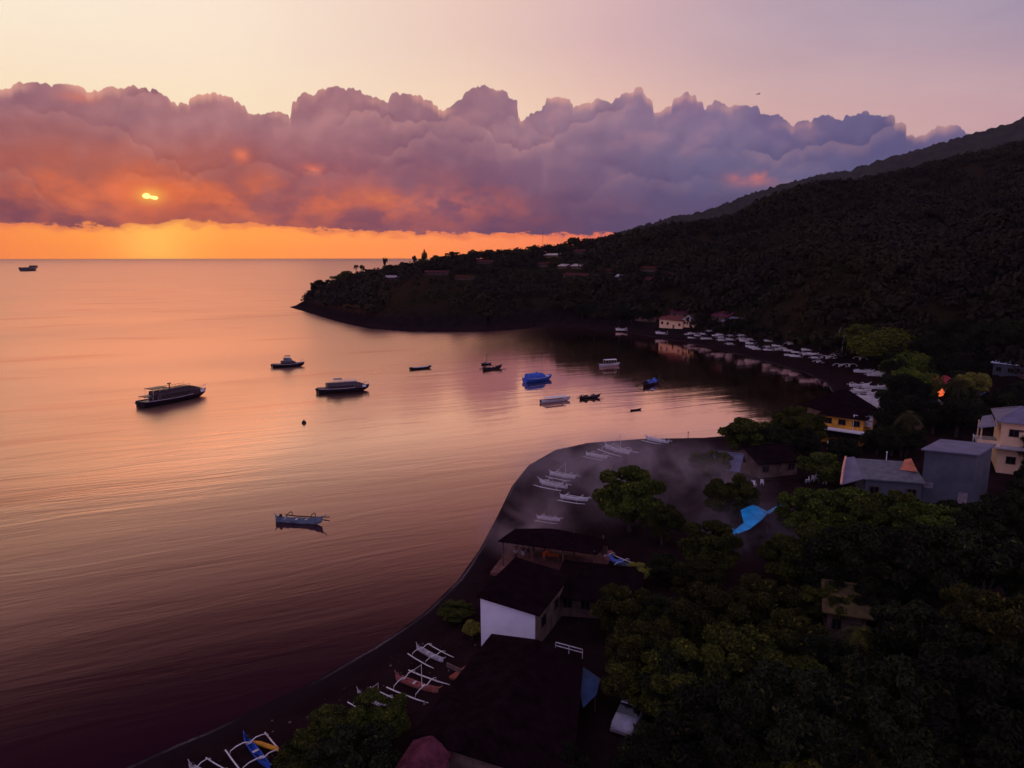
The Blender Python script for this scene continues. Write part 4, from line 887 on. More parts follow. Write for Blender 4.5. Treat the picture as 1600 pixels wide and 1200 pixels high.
for y in (-1.2, 4.5): MB().tube([(-w_/2-2.6, y, 4.5), (-w_/2-2.6, y, 7.4)], .12, 6).build('balcony_post', M['wall_cream'], e)
for (x, y, z) in ((-w_/2+2.6, -.04, 7.1),): MB().box((x, y, z), (.6, .09, .35)).build('vent', M['wood'], e)
# --- bright blue tarpaulin over the clearing
e = empty('fabric_shelter', tuple(G(1178, 815))); tag(e, 'large bright blue tarpaulin stretched over poles in the tree clearing', 'tarpaulin')
zb = e.location.z; tp = [(1157,797,3.2),(1177,788,3.4),(1201,800,3.1),(1190,812,3.0),(1172,826,2.8),(1152,834,2.6),(1148,828,2.6),(1163,820,2.8)]
v = [P(a, b, zb+h) for a, b, h in tp]
cN = sum(v, Vector())/len(v); cN.z += .25
mb = MB(); mb.add(rel(e, *v, cN)+rel(e, *[q-Vector((0, 0, .04)) for q in v], cN-Vector((0, 0, .04))), [(i, (i+1) % 8, 8) for i in range(8)]+[((i+1) % 8+9, i+9, 17) for i in range(8)]+[(i, i+9, (i+1) % 8+9, (i+1) % 8) for i in range(8)])
mb.build('sheet', M['bluetarp'], e)
for a, b in ((( 1200,801,3.1),(1228,785,2.6)), ((1150,833,2.5),(1131,818,2.3))):
    p0, p1 = P(a[0], a[1], zb+a[2]), P(b[0], b[1], zb+b[2]); w1 = Vector((.2, .9, 0)) if a[0] > 1180 else Vector((.5, .5, 0))
    MB().slab(rel(e, p0-w1*.6, p0+w1*.6, p1+w1*.5, p1-w1*.1), .04).build('strip', M['bluetarp'], e)
for (a, b) in ((1157,797),(1201,800),(1152,834),(1228,785)):
    q_ = P(a, b, zb+2.8)-e.location; MB().tube([(q_.x, q_.y, -.2), (q_.x, q_.y, 2.85)], .06, 5).build('pole', M['wood'], e)
# --- small roofs and village buildings
house_px('small_house', (1112,752), (1150,756), 5.0, 2.4, 'gable', mat('slate_blue_sheet_roof', (.11, .115, .19), .6, var=.2), M['wall_tan'], 'small hut with a blue grey gabled roof beside the beach trees', rise=1.6, wins=2)
e = house_px('restaurant', (1281,690), (1346,698), 8.0, 5.4, 'hip', M['roof_dark'], M['wall_yellow'], 'two storey ochre walled restaurant with a dark roof near the inner bay', rise=1.2, over=.6, wins=3, floors=2)
MB().box((0, -1.0, 2.9), (9.5, 1.9, .2)).build('balcony', M['white'], e); MB().slab([(-5, -2.4, 1.9), (5, -2.4, 1.9), (5, -.4, 2.6), (-5, -.4, 2.6)], .1).build('awning', M['roof_dark'], e)
e = empty('plastic_sheeting', tuple(G(1341, 694))); tag(e, 'crumpled pale sheeting hung on the right end of the ochre restaurant', 'sheeting')
g = np.random.default_rng(3); gr = [[(i*.45-1.6, g.normal()*.35-1.0, 3.6+j*.38+g.normal()*.12) for i in range(8)] for j in range(6)]; MB().loft(gr).build('sheet', M['weathered'], e); MB().tube([(-1.7, -1, -.2), (-1.7, -1, 5.6)], .06, 5).build('pole', M['bamboo'], e); MB().tube([(1.6, -1, -.2), (1.6, -1, 5.6)], .06, 5).build('pole', M['bamboo'], e)
house_px('thatched_hall', (1305,668), (1370,664), 10, 3.2, 'hip', M['roof_dark'], M['wall_tan'], 'hall with a tall black hipped roof between the bay corner and the ochre restaurant', rise=3.4, over=.9, wins=3)
house_px('red_roof_house', (1443,618), (1492,612), 6.0, 2.8, 'gable', M['red'], M['wall_tan'], 'long low house with a deep red sheet roof in the dark village', rise=1.0, wins=3)
house_px('long_shed', (1550,590), (1625,592), 6.0, 3.4, 'flat', mat('bluish_white_sheet_roof', (.62, .68, .92), .5, var=.25, scale=.7), M['wall_grey'], 'long shed with a bluish white roof at the right edge below the hill', rise=2.4, wins=4)
house_px('village_house', (1390,668), (1440,672), 7.0, 3.0, 'gable', M['roof_dark'], M['wall_tan'], 'dark gabled house between the restaurant and the cream villa', rise=1.6, wins=3)
house_px('village_house', (1480,652), (1528,655), 7.0, 3.0, 'hip', M['roof_dark'], M['wall_grey'], 'dark hipped house just left of the cream villa', rise=1.6, wins=3)
house_px('village_house', (1185,748), (1245,742), 7.0, 2.6, 'gable', M['roof_dark'], M['wall_tan'], 'dark low roofed house between the two beach side groves', rise=1.5, wins=3)
house_px('village_house', (1290,1000), (1350,1010), 6.0, 3.0, 'gable', mat('olive_brown_roof', (.085, .055, .012), .8, var=.3), M['wall_tan'], 'house with an olive brown roof half buried in the dark right hand trees', rise=1.2, wins=2)
# village under the hill, by the far beach
FARV = [((1030,512),(1066,514),4.2,M['roof_terra'],M['wall_cream'],'lit tan building with a terracotta roof on the far beach'),
        ((1068,512),(1084,513),3.6,M['roof_pale'],M['wall_cream'],'narrow lit cream building right against the terracotta roofed one on the far beach'),
        ((992,502),(1024,504),2.6,M['roof_pink'],M['wall_tan'],'low pink roofed house left of the lit tan building'),
        ((1042,496),(1074,498),2.6,M['roof_pink'],M['wall_tan'],'pink roofed house just uphill of the lit tan building'),
        ((1112,502),(1136,504),2.6,M['roof_pink'],M['wall_tan'],'small pink roofed house right of the far beach grove'),
        ((1128,510),(1150,512),2.4,M['roof_sheet'],M['wall_grey'],'small grey roofed hut at the right end of the far beach houses')]
for a, b, h, rm, wm, lab in FARV: house_px('beach_cottage', a, b, 6.0, h, 'gable', rm, wm, lab, rise=1.5, wins=4, group='houses on the far beach')
HEAD = [((850,402),(872,403),M['roof_pale'],'house with a long pale roof highest on the headland ridge'),
        ((896,396),(914,397),M['roof_pink'],'dusty pink house on the headland ridge right of the highest one'),
        ((872,420),(884,420),M['roof_pale'],'small pale roofed hut in the middle row of the headland, left one'),
        ((892,420),(910,421),M['roof_pale'],'white roofed hut in the middle row of the headland, right one'),
        ((880,434),(917,435),M['roof_pink'],'long pink roofed house below the two white roofed headland huts'),
        ((840,416),(856,417),M['roof_terra'],'brown roofed hut at the left of the headland middle row'),
        ((710,437),(735,438),M['roof_terra'],'orange lit roof low on the headland shoulder'),
        ((660,430),(700,430),M['roof_pink'],'wide reddish roofed house on the headland near the open topped trees'),
        ((600,438),(622,438),M['roof_pale'],'small pale house under the two open topped headland trees'),
        ((745,412),(770,413),M['roof_pink'],'dusky house with a wall beside the ridge trees of the headland'),
        ((962,438),(973,438),M['roof_pale'],'bright little roof on the hillside right of the headland houses'),
        ((942,428),(958,428),M['roof_terra'],'brown hut with a pointed roof on the hillside'),
        ((1000,424),(1024,425),M['roof_terra'],'brown roofed house highest in the hillside hamlet'),
        ((1005,442),(1020,443),M['roof_pink'],'pink roofed hut lowest in the hillside hamlet'),
        ((1040,435),(1058,436),M['roof_terra'],'brown roofed hut at the right end of the hillside hamlet')]
M['hr_pink'] = tile_roof('faded_pink_tiles', (.11, .035, .04)); M['hr_terra'] = tile_roof('faded_brown_tiles', (.085, .03, .022)); M['hr_wall'] = mat('dim_plaster', (.10, .055, .045), .9)
CLEAR = [((a[0]+b[0])/2, a[1]-3, b[0]-a[0]) for a, b, *_ in HEAD]+[((a[0]+b[0])/2, a[1]-6, b[0]-a[0]) for a, b, *_ in FARV]
forest()
for a, b, rm, lab in HEAD: house_px('hillside_house', a, b, 4.5, 2.0, 'gable', {'pale_sheet_roof': M['roof_pale'], 'dusty_red_tiles': M['hr_pink'], 'terracotta_tiles': M['hr_terra']}[rm.name], M['hr_wall'], lab, rise=.9, wins=3, group='houses on the headland and hillside')

# ================================================================== people
SKIN = mat('brown_skin', (.22, .10, .06), .6, var=.1); HAIR = mat('black_hair', (.01, .008, .008), .6)
def skin_mesh(name, verts, edges, radii, m, parent, sub=1):
    me = bpy.data.meshes.new(name); me.from_pydata(verts, edges, []); me.materials.append(m); o = bpy.data.objects.new(name, me); COL.objects.link(o); o.parent = parent
    md_ = o.modifiers.new('s', 'SKIN'); sv_ = me.skin_vertices[0].data
    for i, r in enumerate(radii): sv_[i].radius = (r, r*.85 if r > .1 else r)
    sv_[0].use_root = True
    if sub: sb = o.modifiers.new('d', 'SUBSURF'); sb.levels = sub; sb.render_levels = sub
    return o
def person(px, py, shirt, trousers, label, rz=0.0, arm=0.0, bend=0.0, z=None, group=None):
    g = G(px, py) if z is None else P(px, py, z); z = H(g.x, g.y) if z is None else z
    e = empty('person', (g.x, g.y, z), rz); tag(e, label, 'person', group)
    by = math.sin(bend)*.55; bz = (math.cos(bend)-1)*.55
    V = [(0, 0, .95), (0, by*.5, 1.18+bz*.4), (0, by, 1.42+bz), (0, by*1.1, 1.52+bz), (0, by*1.15+.02, 1.66+bz),
         (-.10, 0, .88), (-.12, .03, .48), (-.12, 0, .07), (-.12, .14, .04), (.10, 0, .88), (.13, -.04, .48), (.14, -.02, .07), (.14, .12, .04),
         (-.19, by, 1.40+bz), (-.26, by+.02, 1.14+bz), (-.24, by+.12+arm*.1, .92+bz+arm*.25), (.19, by, 1.40+bz), (.27, by+.03, 1.14+bz+arm*.1), (.26, by+.16+arm*.2, .93+bz+arm*.4)]
    E = [(0, 1), (1, 2), (2, 3), (3, 4), (0, 5), (5, 6), (6, 7), (7, 8), (0, 9), (9, 10), (10, 11), (11, 12), (2, 13), (13, 14), (14, 15), (2, 16), (16, 17), (17, 18)]
    R = [.13, .125, .13, .055, .095, .085, .062, .042, .035, .085, .062, .042, .035, .06, .042, .03, .06, .042, .03]
    skin_mesh('body', V, E, R, SKIN, e)
    skin_mesh('shirt', [V[0], V[1], V[2], V[13], V[14], V[16], V[17]], [(0, 1), (1, 2), (2, 3), (3, 4), (2, 5), (5, 6)], [.150, .148, .150, .082, .065, .082, .065], shirt, e)
    skin_mesh('trousers', [(0, 0, .94), V[5], V[6], V[9], V[10]], [(0, 1), (1, 2), (0, 3), (3, 4)], [.152, .108, .085, .108, .085], trousers, e)
    hx, hy, hz = V[4]; hb = MB(); hb.loft([[(hx+r*math.cos(w), hy-.015+r*math.sin(w), hz+z_) for w in [math.tau*i/10 for i in range(10)]] for r, z_ in ((.098, .0), (.108, .05), (.09, .10), (.04, .135))], close=True); hb.build('hair', HAIR, e, True)
    return e
zt_ = PAV.location.z+.18
DT = mat('dark_clothing', (.03, .03, .05), .9); WT = mat('pale_clothing', (.5, .48, .55), .9)
person(806, 878, WT, DT, 'person in a pale top, leftmost on the pavilion terrace', .4, z=zt_)
person(817, 874, DT, WT, 'person in dark clothes beside the pale topped one on the terrace', -.6, z=zt_)
person(825, 870, WT, DT, 'person in a pale shirt standing just left of the orange one', 1.2, z=zt_, arm=.4)
person(833, 867, M['orange'], DT, 'person in an orange top standing upright on the terrace', 2.4, z=zt_)
person(850, 877, M['orange'], M['orange'], 'person in orange bending over at the right of the terrace', -1.4, z=zt_, bend=.9, arm=.5)
e = empty('table', tuple(P(862, 876, zt_)), -.3); tag(e, 'low table spread with an orange cloth on the pavilion terrace', 'table')
MB().box((0, 0, .62), (1.9, .9, .05)).build('tabletop', M['wood'], e)
for x in (-.85, .85):
    for y in (-.38, .38): MB().box((x, y, .30), (.07, .07, .60)).build('leg', M['wood'], e)
cl = MB().loft([[(-.8+j*.27, -.44+i*.22+(.03*math.sin(j*3)), .665+.03*math.sin(i*2.3+j*1.7)) for j in range(7)] for i in range(5)]); o = cl.build('tablecloth', M['orange'], None, True); o.location = e.location+Vector((0, 0, .02)); o.rotation_euler = (0, 0, -.3); tag(o, 'orange cloth spread over the low terrace table', 'cloth')
person(1052, 812, WT, DT, 'person in a white shirt alone in the smoky clearing', .5)
person(1180, 772, WT, DT, 'person in pale clothes standing behind the bright blue tarpaulin', 1.5)
person(1218, 742, WT, DT, 'person walking in the yard by the dark low roofed house', .2, arm=.3)
e = make_jukung(M['steel'], M['bamboo'], mast=False, tarp=M['blue']); seat_line(e, 7.4, (938,873), (985,892), None, 'outrigger canoe under a blue cover behind the joined dark roofs', 'outrigger canoe')

# ================================================================== street furniture and clutter
def pole(px, py, toppy, label, group, m=M['white'], r=.07, arm=False):
    g = G(px, py); g.z = H(g.x, g.y); D = math.hypot(g.x, g.y); h = CZ+math.tan(EL(px, toppy))*D-g.z
    e = empty('pole', tuple(g)); tag(e, label, 'pole', group); MB().tube([(0, 0, -.3), (0, 0, h)], [r, r*.7], 7).build('shaft', m, e, True)
    MB().loft([[(q*math.cos(w), q*math.sin(w), h+z_) for w in [math.tau*i/8 for i in range(8)]] for q, z_ in ((.02, -.1), (.13, 0), (.13, .12), (.02, .24))], close=True).build('cap', m, e, True)
    if arm: MB().tube([(-.5, 0, h*.9), (.5, 0, h*.9)], .04, 4).build('crossarm', m, e)
pole(1383, 738, 707, 'white pole with a rounded top left of the grey block house', 'white poles in the village')
pole(1292, 712, 690, 'white pole below the ochre restaurant', 'white poles in the village')
pole(1520, 690, 680, 'short white pole standing behind the grey block house', 'white poles in the village')
pole(848, 398, 362, 'thin lattice like radio mast on the headland ridge', None, M['hull_dark'], .16, True)
pole(1075, 684, 676, 'short dark post at the water line of the black beach', None, M['wood'])
def banner(px, py, label):
    g = G(px, py); e = empty('banner_flag', tuple(g)); tag(e, label, 'flag', 'tall flags by the far canoes'); MB().tube([(0, 0, -.3), (0, 0, 4.5), (.25, 0, 6.2), (.9, 0, 7.0)], [.05, .045, .035, .02], 5).build('pole', M['bamboo'], e)
    MB().slab([(.02, .02, 2.0), (.55, .02, 2.1), (.8, .02, 6.6), (.25, .02, 6.1)], .06).build('cloth', M['white'], e)
banner(1309, 545, 'tall white banner flag at the upper edge of the canoe row'); banner(1315, 558, 'lower white banner flag beside the round bushes')
def parasol(px, py, m, label, r=1.6):
    g = G(px, py); e = empty('parasol', tuple(g)); tag(e, label, 'parasol'); MB().tube([(0, 0, -.1), (0, 0, 2.5)], .04, 5).build('pole', M['bamboo'], e)
    n = 8; rim = [(r*math.cos(math.tau*i/n), r*math.sin(math.tau*i/n), 2.0) for i in range(n)]; c = MB(); c.add(rim+[(0, 0, 2.6)], [(i, (i+1) % n, n) for i in range(n)]); c.add([(p[0], p[1], 1.98) for p in rim]+[(0, 0, 2.57)], [((i+1) % n, i, n) for i in range(n)]); c.build('canopy', m, e)
parasol(1530, 628, M['blue'], 'bright blue parasol in the dark village above the cream villa', 2.2)
e = empty('shrine', tuple(G(1470, 628))); tag(e, 'little shrine with a glowing orange light below the red roof', 'shrine')
MB().box((0, 0, .6), (1.0, 1.0, 1.4), taper=.8).build('plinth', M['conc'], e)
lampm = bpy.data.materials.new('lit_lamp'); lampm.use_nodes = True; b = lampm.node_tree.nodes['Principled BSDF']; b.inputs['Emission Color'].default_value = (1, .16, .04, 1); b.inputs['Emission Strength'].default_value = .8; b.inputs['Base Color'].default_value = (.5, .1, .05, 1)
MB().box((0, 0, 1.75), (.9, .9, .9), taper=.6).build('lamp', lampm, e); MB().loft([[(q*math.cos(w), q*math.sin(w), z_) for w in [math.pi/4+math.tau*i/4 for i in range(4)]] for q, z_ in ((.95, 2.2), (.5, 2.5), (.05, 3.2))], close=True).build('roof', lampm, e)
def chair_set(px, py, n, label, grp):
    for i in range(n):
        g = G(px+rnd.uniform(-22, 22), py+rnd.uniform(-6, 6)); e = empty('chair', tuple(g), rnd.uniform(0, 6)); tag(e, label, 'chair', grp)
        MB().box((0, 0, .44), (.46, .46, .05)).build('seat', M['white'], e); MB().box((0, .22, .72), (.46, .05, .46)).build('backrest', M['white'], e)
        for x in (-.2, .2):
            for y in (-.2, .2): MB().box((x, y, .21), (.05, .05, .42)).build('leg', M['white'], e)
chair_set(1280, 752, 9, 'white plastic chair in the group under the small village trees', 'white chairs under the village trees')
chair_set(1176, 762, 5, 'white plastic chair standing in the pale heap behind the beach grove', 'white chairs behind the beach grove')
chair_set(1050, 965, 3, 'white plastic chair glimpsed through the near trees', 'white chairs among the near trees')
M['dim'] = mat('dusty_silver_paint', (.42, .42, .50), .5, var=.15)
# parked pickup
e = empty('pickup_truck'); tag(e, 'silver pickup truck seen from above, parked under the trees at lower centre', 'pickup truck')
bd = MB(); prof = [(-2.3, .45, .75), (-2.25, .95, .85), (-.55, 1.0, .88), (-.45, 1.0, .88), (.95, 1.02, .88), (2.0, .92, .84), (2.3, .72, .74), (2.32, .45, .7)]
bd.loft([[(x, -w, .35), (x, -w, z_*.8), (x, -w*.92, z_), (x, w*.92, z_), (x, w, z_*.8), (x, w, .35)] for x, z_, w in prof], close=True); bd.build('body', M['dim'], e, True)
cb = MB(); cb.loft([[(-.55, -.80, 1.0), (-.55, .80, 1.0), (1.05, .80, 1.02), (1.05, -.80, 1.02)], [(-.35, -.66, 1.55), (-.35, .66, 1.55), (.45, .66, 1.55), (.45, -.66, 1.55)]], close=True, capa=False); cb.build('window_glass', M['glass'], e)
MB().box((.05, 0, 1.58), (.95, 1.36, .07), taper=.9).build('cab_roof', M['dim'], e); MB().box((-1.4, 0, 1.02), (1.5, 1.36, .05)).build('load_bed', M['dim'], e)
for x in (-1.45, 1.45):
    for s in (-.86, .86):
        wm = MB().tube([(x, s-.1, .34), (x, s+.1, .34)], .34, 14).build('wheel', M['black'], e); MB().tube([(x, s-.115 if s < 0 else s+.09, .34), (x, s-.09 if s < 0 else s+.115, .34)], .18, 10).build('rim', M['deck'], wm)
for s in (-.62, .62): MB().box((2.31, s, .66), (.06, .3, .16)).build('headlight', M['conc'], e)
MB().box((2.36, 0, .42), (.12, 1.6, .18)).build('bumper', M['deck'], e)
pa, pb = G(999, 1103), G(972, 1150); c = (pa+pb)/2; e.location = (c.x, c.y, H(c.x, c.y)); e.rotation_euler = (0, 0, math.atan2(pb.y-pa.y, pb.x-pa.x))
# gliding bird
e = empty('bird', tuple(ray(1185, 147)*120+Vector((0, 0, CZ))), .4); tag(e, 'small dark bird gliding in the pale sky above the clouds', 'bird')
sc_ = 120/F*11/1.4
MB().loft([[(-.36*sc_, q*math.cos(w)*0, 0) if q == 0 else (x*sc_, q*math.cos(w)*sc_, q*math.sin(w)*sc_) for w in [math.tau*i/6 for i in range(6)]] for x, q in ((-.36, .01), (-.15, .06), (.1, .07), (.28, .04), (.38, .01))], close=True).build('body', M['hull_dark'], e)
for s in (-1, 1): MB().slab([(-.05*sc_, 0, .03*sc_), (.14*sc_, 0, .03*sc_), (.12*sc_, s*.35*sc_, .16*sc_), (-.06*sc_, s*.75*sc_, .06*sc_), (-.1*sc_, s*.35*sc_, .14*sc_)], .02*sc_).build('wing', M['hull_dark'], e)

# ================================================================== trees
g = np.random.default_rng(66); mb = MB(); nst = 0
for i in range(6000):
    px, py = g.uniform(330, 1120), g.uniform(690, 1190); p = P(px, py, 1.0); sd = float(shore_sd(np.array([p.x]), np.array([p.y]))[0])
    if not (2.5 < sd < 16): continue
    z = H(p.x, p.y); r = g.uniform(.03, .10)*(1 if g.random() < .9 else 1.8); mb.box((p.x, p.y, z+r*.3), (r*2, r*g.uniform(1, 2.4), r), g.uniform(0, 3), .6); nst += 1
    if nst > 190: break
tag(mb.build('beach_pebbles', mat('washed_up_debris', (.17, .14, .15), .9, col2=(.03, .02, .02), scale=.35, lo=.45, hi=.62)), kind='stuff')
NEART = [  # px, py, width, kind, height factor, label
 (985,775,112,'n',1.0,'broad tree wrapped in smoke at the top of the black beach'),
 (1035,815,70,'n',1.0,'smaller tree in the smoke just right of the broad smoky tree'),
 (1110,722,66,'n',.8,'flat topped bright green tree beside the blue grey gabled hut'),
 (1142,775,82,'n',1.05,'dark round tree between the gabled hut and the bright blue tarpaulin'),
 (1168,681,84,'n',.85,'bright edged tree on the shore where black beach meets the inner bay'),
 (1243,664,86,'n',.85,'green tree on the point beside the inner bay, right of the shore tree'),
 (1205,690,70,'d',.9,'dark tree behind the two shore trees'),
 (1283,728,66,'m',.8,'pale green rounded tree over the white chairs'),
 (1318,702,50,'d',.9,'dim tree right of the pale green rounded tree'),
 (1112,855,96,'n',1.0,'tall bushy tree below the bright blue tarpaulin'),
 (1090,908,86,'o',.9,'light green low tree in front of the tall bushy one'),
 (1040,885,60,'d',.9,'dark narrow tree left of the light green low tree'),
 (1262,800,90,'n',1.0,'leafy tree at the left end of the hedge in front of the annex'),
 (1320,800,100,'n',.95,'leafy tree in front of the annex roof'),
 (1385,806,104,'n',1.0,'brightest leafed tree directly in front of the annex and grey block house'),
 (1450,824,104,'n',.9,'leafy tree in front of the grey block house corner'),
 (1515,826,104,'d',.9,'dark tree right of the grey block house'),
 (1580,815,104,'d',1.0,'dark tree under the cream villa'),
 (1250,870,110,'n',1.0,'tall tree whose left side borders the dim clearing'),
 (1330,880,140,'d',1.0,'dark wide tree behind the olive brown roof'),
 (1430,890,150,'d',1.0,'dark wide tree in the middle of the right hand wood'),
 (1540,895,150,'d',1.0,'dark wide tree at the right edge of the wood'),
 (975,955,104,'o',.95,'tree crowding against the joined dark roofs'),
 (1010,1015,120,'o',1.0,'leafy tree right of the white walled house'),
 (1100,975,130,'o',1.0,'wide leafy tree at the near edge of the dim clearing'),
 (1190,950,120,'o',.95,'leafy tree with yellow sprays at the right of the clearing edge'),
 (1065,1065,140,'o',1.0,'large tree above the silver pickup'),
 (1160,1045,150,'o',1.0,'large tree in the lower middle of the near wood'),
 (1235,1010,120,'o',1.0,'tree with bright tufts left of the olive brown roof'),
 (1110,1150,170,'d',1.0,'dark tree at the bottom edge right of the silver pickup'),
 (1240,1130,180,'d',1.0,'dark tree at the bottom edge below the olive brown roof'),
 (1380,1120,190,'d',1.0,'dark tree at the bottom edge, second from the right corner'),
 (1520,1130,190,'d',1.0,'dark tree filling the bottom right corner'),
 (1440,1010,140,'d',1.0,'dark tree right of the palm like yellow crown'),
 (1545,985,140,'o',1.0,'tree with brownish tufts near the right edge'),
 (520,1150,110,'n',.8,'low spreading tree on the beach left of the pink roof'),
 (590,1120,100,'n',.8,'low tree between the near canoes and the broad dark roof'),
 (560,1185,130,'d',.8,'dark low tree at the bottom edge beside the pink roof'),
 (470,1190,90,'n',.75,'low bush like tree beside the blue canoe'),
 (848,1165,56,'n',.85,'small tree in front of the broad dark roof at the bottom'),
 (880,1205,90,'d',.9,'dark tree cut by the bottom edge right of the small roof tree'),
 (712,954,58,'n',.5,'bright green bush leaning over the sand left of the white wall'),
 (738,982,36,'y',.7,'little yellow bush at the foot of the white wall'),
 (1340,990,58,'p',1.0,'palm with an olive crown beside the olive brown roof'),
 (1470,1060,84,'p',1.0,'palm rising from the dark wood at lower right'),
 (1588,1000,60,'p',1.0,'palm at the right edge of the near wood'),
 (1522,597,46,'y',1.0,'yellowish tree below the long bluish shed'),
 (1420,652,46,'p',1.0,'palm with olive fronds in the dark village'),
 (1500,600,40,'p',1.0,'palm rising beside the red roofed house'),
 (1352,545,60,'m',.7,'round bush nearest the white banner flags'),
 (1000,890,46,'y',.7,'low scrubby tree in the reddish smoke by the blue covered canoe'),
]
LAND = [(1468, 608, 'round the red roofed house'), (1575, 580, 'below the long bluish shed'), (1415, 670, 'between the ochre restaurant and the cream villa'), (1505, 650, 'round the dark hipped house left of the cream villa'), (1590, 640, 'behind the cream villa'), (1420, 610, 'behind the large round domed bush'), (1500, 560, 'on the first slope above the red roofed house'), (1300, 715, 'below the ochre restaurant'), (1240, 715, 'behind the dark low roofed house'), (1395, 715, 'behind the annex')]
def near_label(px, py, s): return s+min(LAND, key=lambda q: (q[0]-px)**2+(q[1]-py)**2*4)[2]
WOOD = [(1040, 1000, 'right of the white walled house'), (1060, 1120, 'right of the silver pickup'), (1150, 970, 'along the near edge of the dim clearing'), (1180, 1080, 'in the lower middle'), (1250, 1180, 'at the bottom edge below the olive brown roof'), (1330, 1080, 'just below the olive brown roof'), (1420, 960, 'right of the olive brown roof'), (1560, 960, 'near the right edge'), (1450, 1100, 'below the palm at lower right'), (1590, 1150, 'in the bottom right corner')]
def wood_label(px, py): return 'dark leafy infill tree '+min(WOOD, key=lambda q: (q[0]-px)**2+(q[1]-py)**2)[2]
KM = {'p': PALM[:2], 'o': OLIVE, 'n': NEAR, 'd': DARK, 'm': MID, 'y': YEL}
for i, (px, py, w, k, hs, lab) in enumerate(NEART): place_tree(KM[k][i % len(KM[k])], px, py, w, lab, hs=hs)
cnt = 0
for i in range(300):
    px, py = rnd.uniform(960, 1650), rnd.uniform(930, 1230)
    if px < 1020 and py > 1060 or (940 < px < 1030 and py > 1070) or 1270 < px < 1370 and 950 < py < 1030: continue
    if py < 950 and px < 1230: continue
    place_tree(DARK[i % 2] if rnd.random() < .6 else OLIVE[i % 3], px, py+10, rnd.uniform(60, 105)*(1+(py-930)/700), wood_label(px, py), 'trees filling the near wood', hs=rnd.uniform(.5, 1.05)); cnt += 1
    if cnt >= 55: break
# smooth wind-clipped domes behind the canoe row
def dome_kind(seed, n=9000):
    g = np.random.default_rng(seed); lob = [(g.uniform(-3, 3), g.uniform(-2.2, 2.2), g.uniform(1.2, 2.3), 2.6, 2.4, 2.3) for _ in range(7)]+[(0, 0, 2.2, 3.4, 3.0, 2.8)]
    V, Fq = leaves(lob, n, .24, g, (.86, 1.0)); cm = np_mesh('crown', V, Fq, LEAF_B)
    ob = MB().tube([(0, 0, -.5), (0, 0, 2.5)], [.35, .2], 7).build('trunk', M['bark']); tm = ob.data; bpy.data.objects.remove(ob); return tm, cm, 2.2, 5.0
DOME = [dome_kind(31), dome_kind(32), dome_kind(33)]
for i, (px, py, w, hs, lab) in enumerate([(1385,553,112,.62,'longest of the smooth domed bushes, green along its top edge'), (1340,538,56,.7,'small smooth domed bush at the left of the group'), (1425,570,90,.7,'dark smooth domed bush in the middle of the group'), (1418,600,80,.95,'large round domed bush at the end of the canoe row')]):
    place_tree(DOME[i % 3], px, py, w, lab, 'smooth domed bushes', 'domed_bush', 'bush', hs=hs)
# open-topped and fan-shaped trees against the sea on the headland
def skyline(px, base_py, top_py, wpx, kind, label, hs=1.0, dist=None, name='headland_tree', group='trees on the headland skyline'):
    tm, cm, zc, R = kind; a = AZ(px, base_py)
    if dist is None: dist = float(np.interp(a, _ra, _r1))
    x, y = math.sin(a)*dist, math.cos(a)*dist; z = H(x, y); top = CZ+math.tan(EL(px, top_py))*dist; s = wpx*dist/F/(2*R); hh = max(1.5, top-z)
    e = empty(name, (x, y, z-.3), rnd.uniform(0, 6)); e.scale = (s, s, max(hh/(zc+R*.55), s*.75)); tag(e, label, 'tree', group); link('trunk', tm, e); link('crown', cm, e)
SK = [(557,436,411,15,PALM[2],'fan shaped palm like tree, leftmost tall tree on the headland',None),(567,436,410,9,OPEN[0],'slim tree beside the fan shaped one on the headland',None),(575,436,417,10,OPEN[1],'small leaning tree third from the left on the headland',None),
 (582,434,422,22,MID[2],'low bushy tree right of the slim headland trees',None),(612,432,411,26,OPEN[0],'open topped tree with gaps of sea through it, left of the pair',None),(634,432,413,24,OPEN[1],'open topped tree with gaps of sea through it, right of the pair',None),
 (660,424,412,20,MID[0],'low tree behind the open topped pair',None),(681,418,399,18,MID[1],'dense round tree beside the bright patch of sea',None),(706,414,390,24,OPEN[0],'tallest irregular tree breaking the horizon on the headland',None),(722,412,401,13,MID[2],'small round tree right of the tallest irregular one',None),
 (741,408,392,24,MID[0],'dense tree at the start of the ridge houses',None),(762,403,390,22,MID[1],'dense tree above the dusky walled house',None),(785,402,390,22,MID[2],'dense ridge tree left of the small twig like tree',None),(815,400,387,10,OPEN[1],'tiny twig like tree on the ridge',None),(832,396,386,22,MID[0],'round ridge tree left of the radio mast',None),(897,384,371,20,MID[1],'round dark tree where headland meets the hill',None),
 (505,449,437,30,MID[2],'round dark tree near the tip of the headland',None),(528,440,430,26,MID[0],'round tree behind the headland tip',None),(545,438,431,30,MID[1],'wide tree below the fan shaped one',None),(492,456,441,14,MID[2],'small dark tree closest to the headland tip',None),
 (602,404,397,8,OPEN[1],'lone tiny tree on the horizon, left of three',620),(648,402,395,7,OPEN[0],'lone tiny tree on the horizon, middle of three',640),(664,402,394,10,MID[0],'lone tiny tree on the horizon, right of three',620)]
for (px, b_, tp_, w, kd, lab, ds) in SK[:20]: skyline(px, b_, tp_, w, kd, lab, dist=ds)
for (px, b_, tp_, w, kd, lab, ds) in SK[20:]: skyline(px, 420, tp_, w*1.1, kd, lab, dist=500)
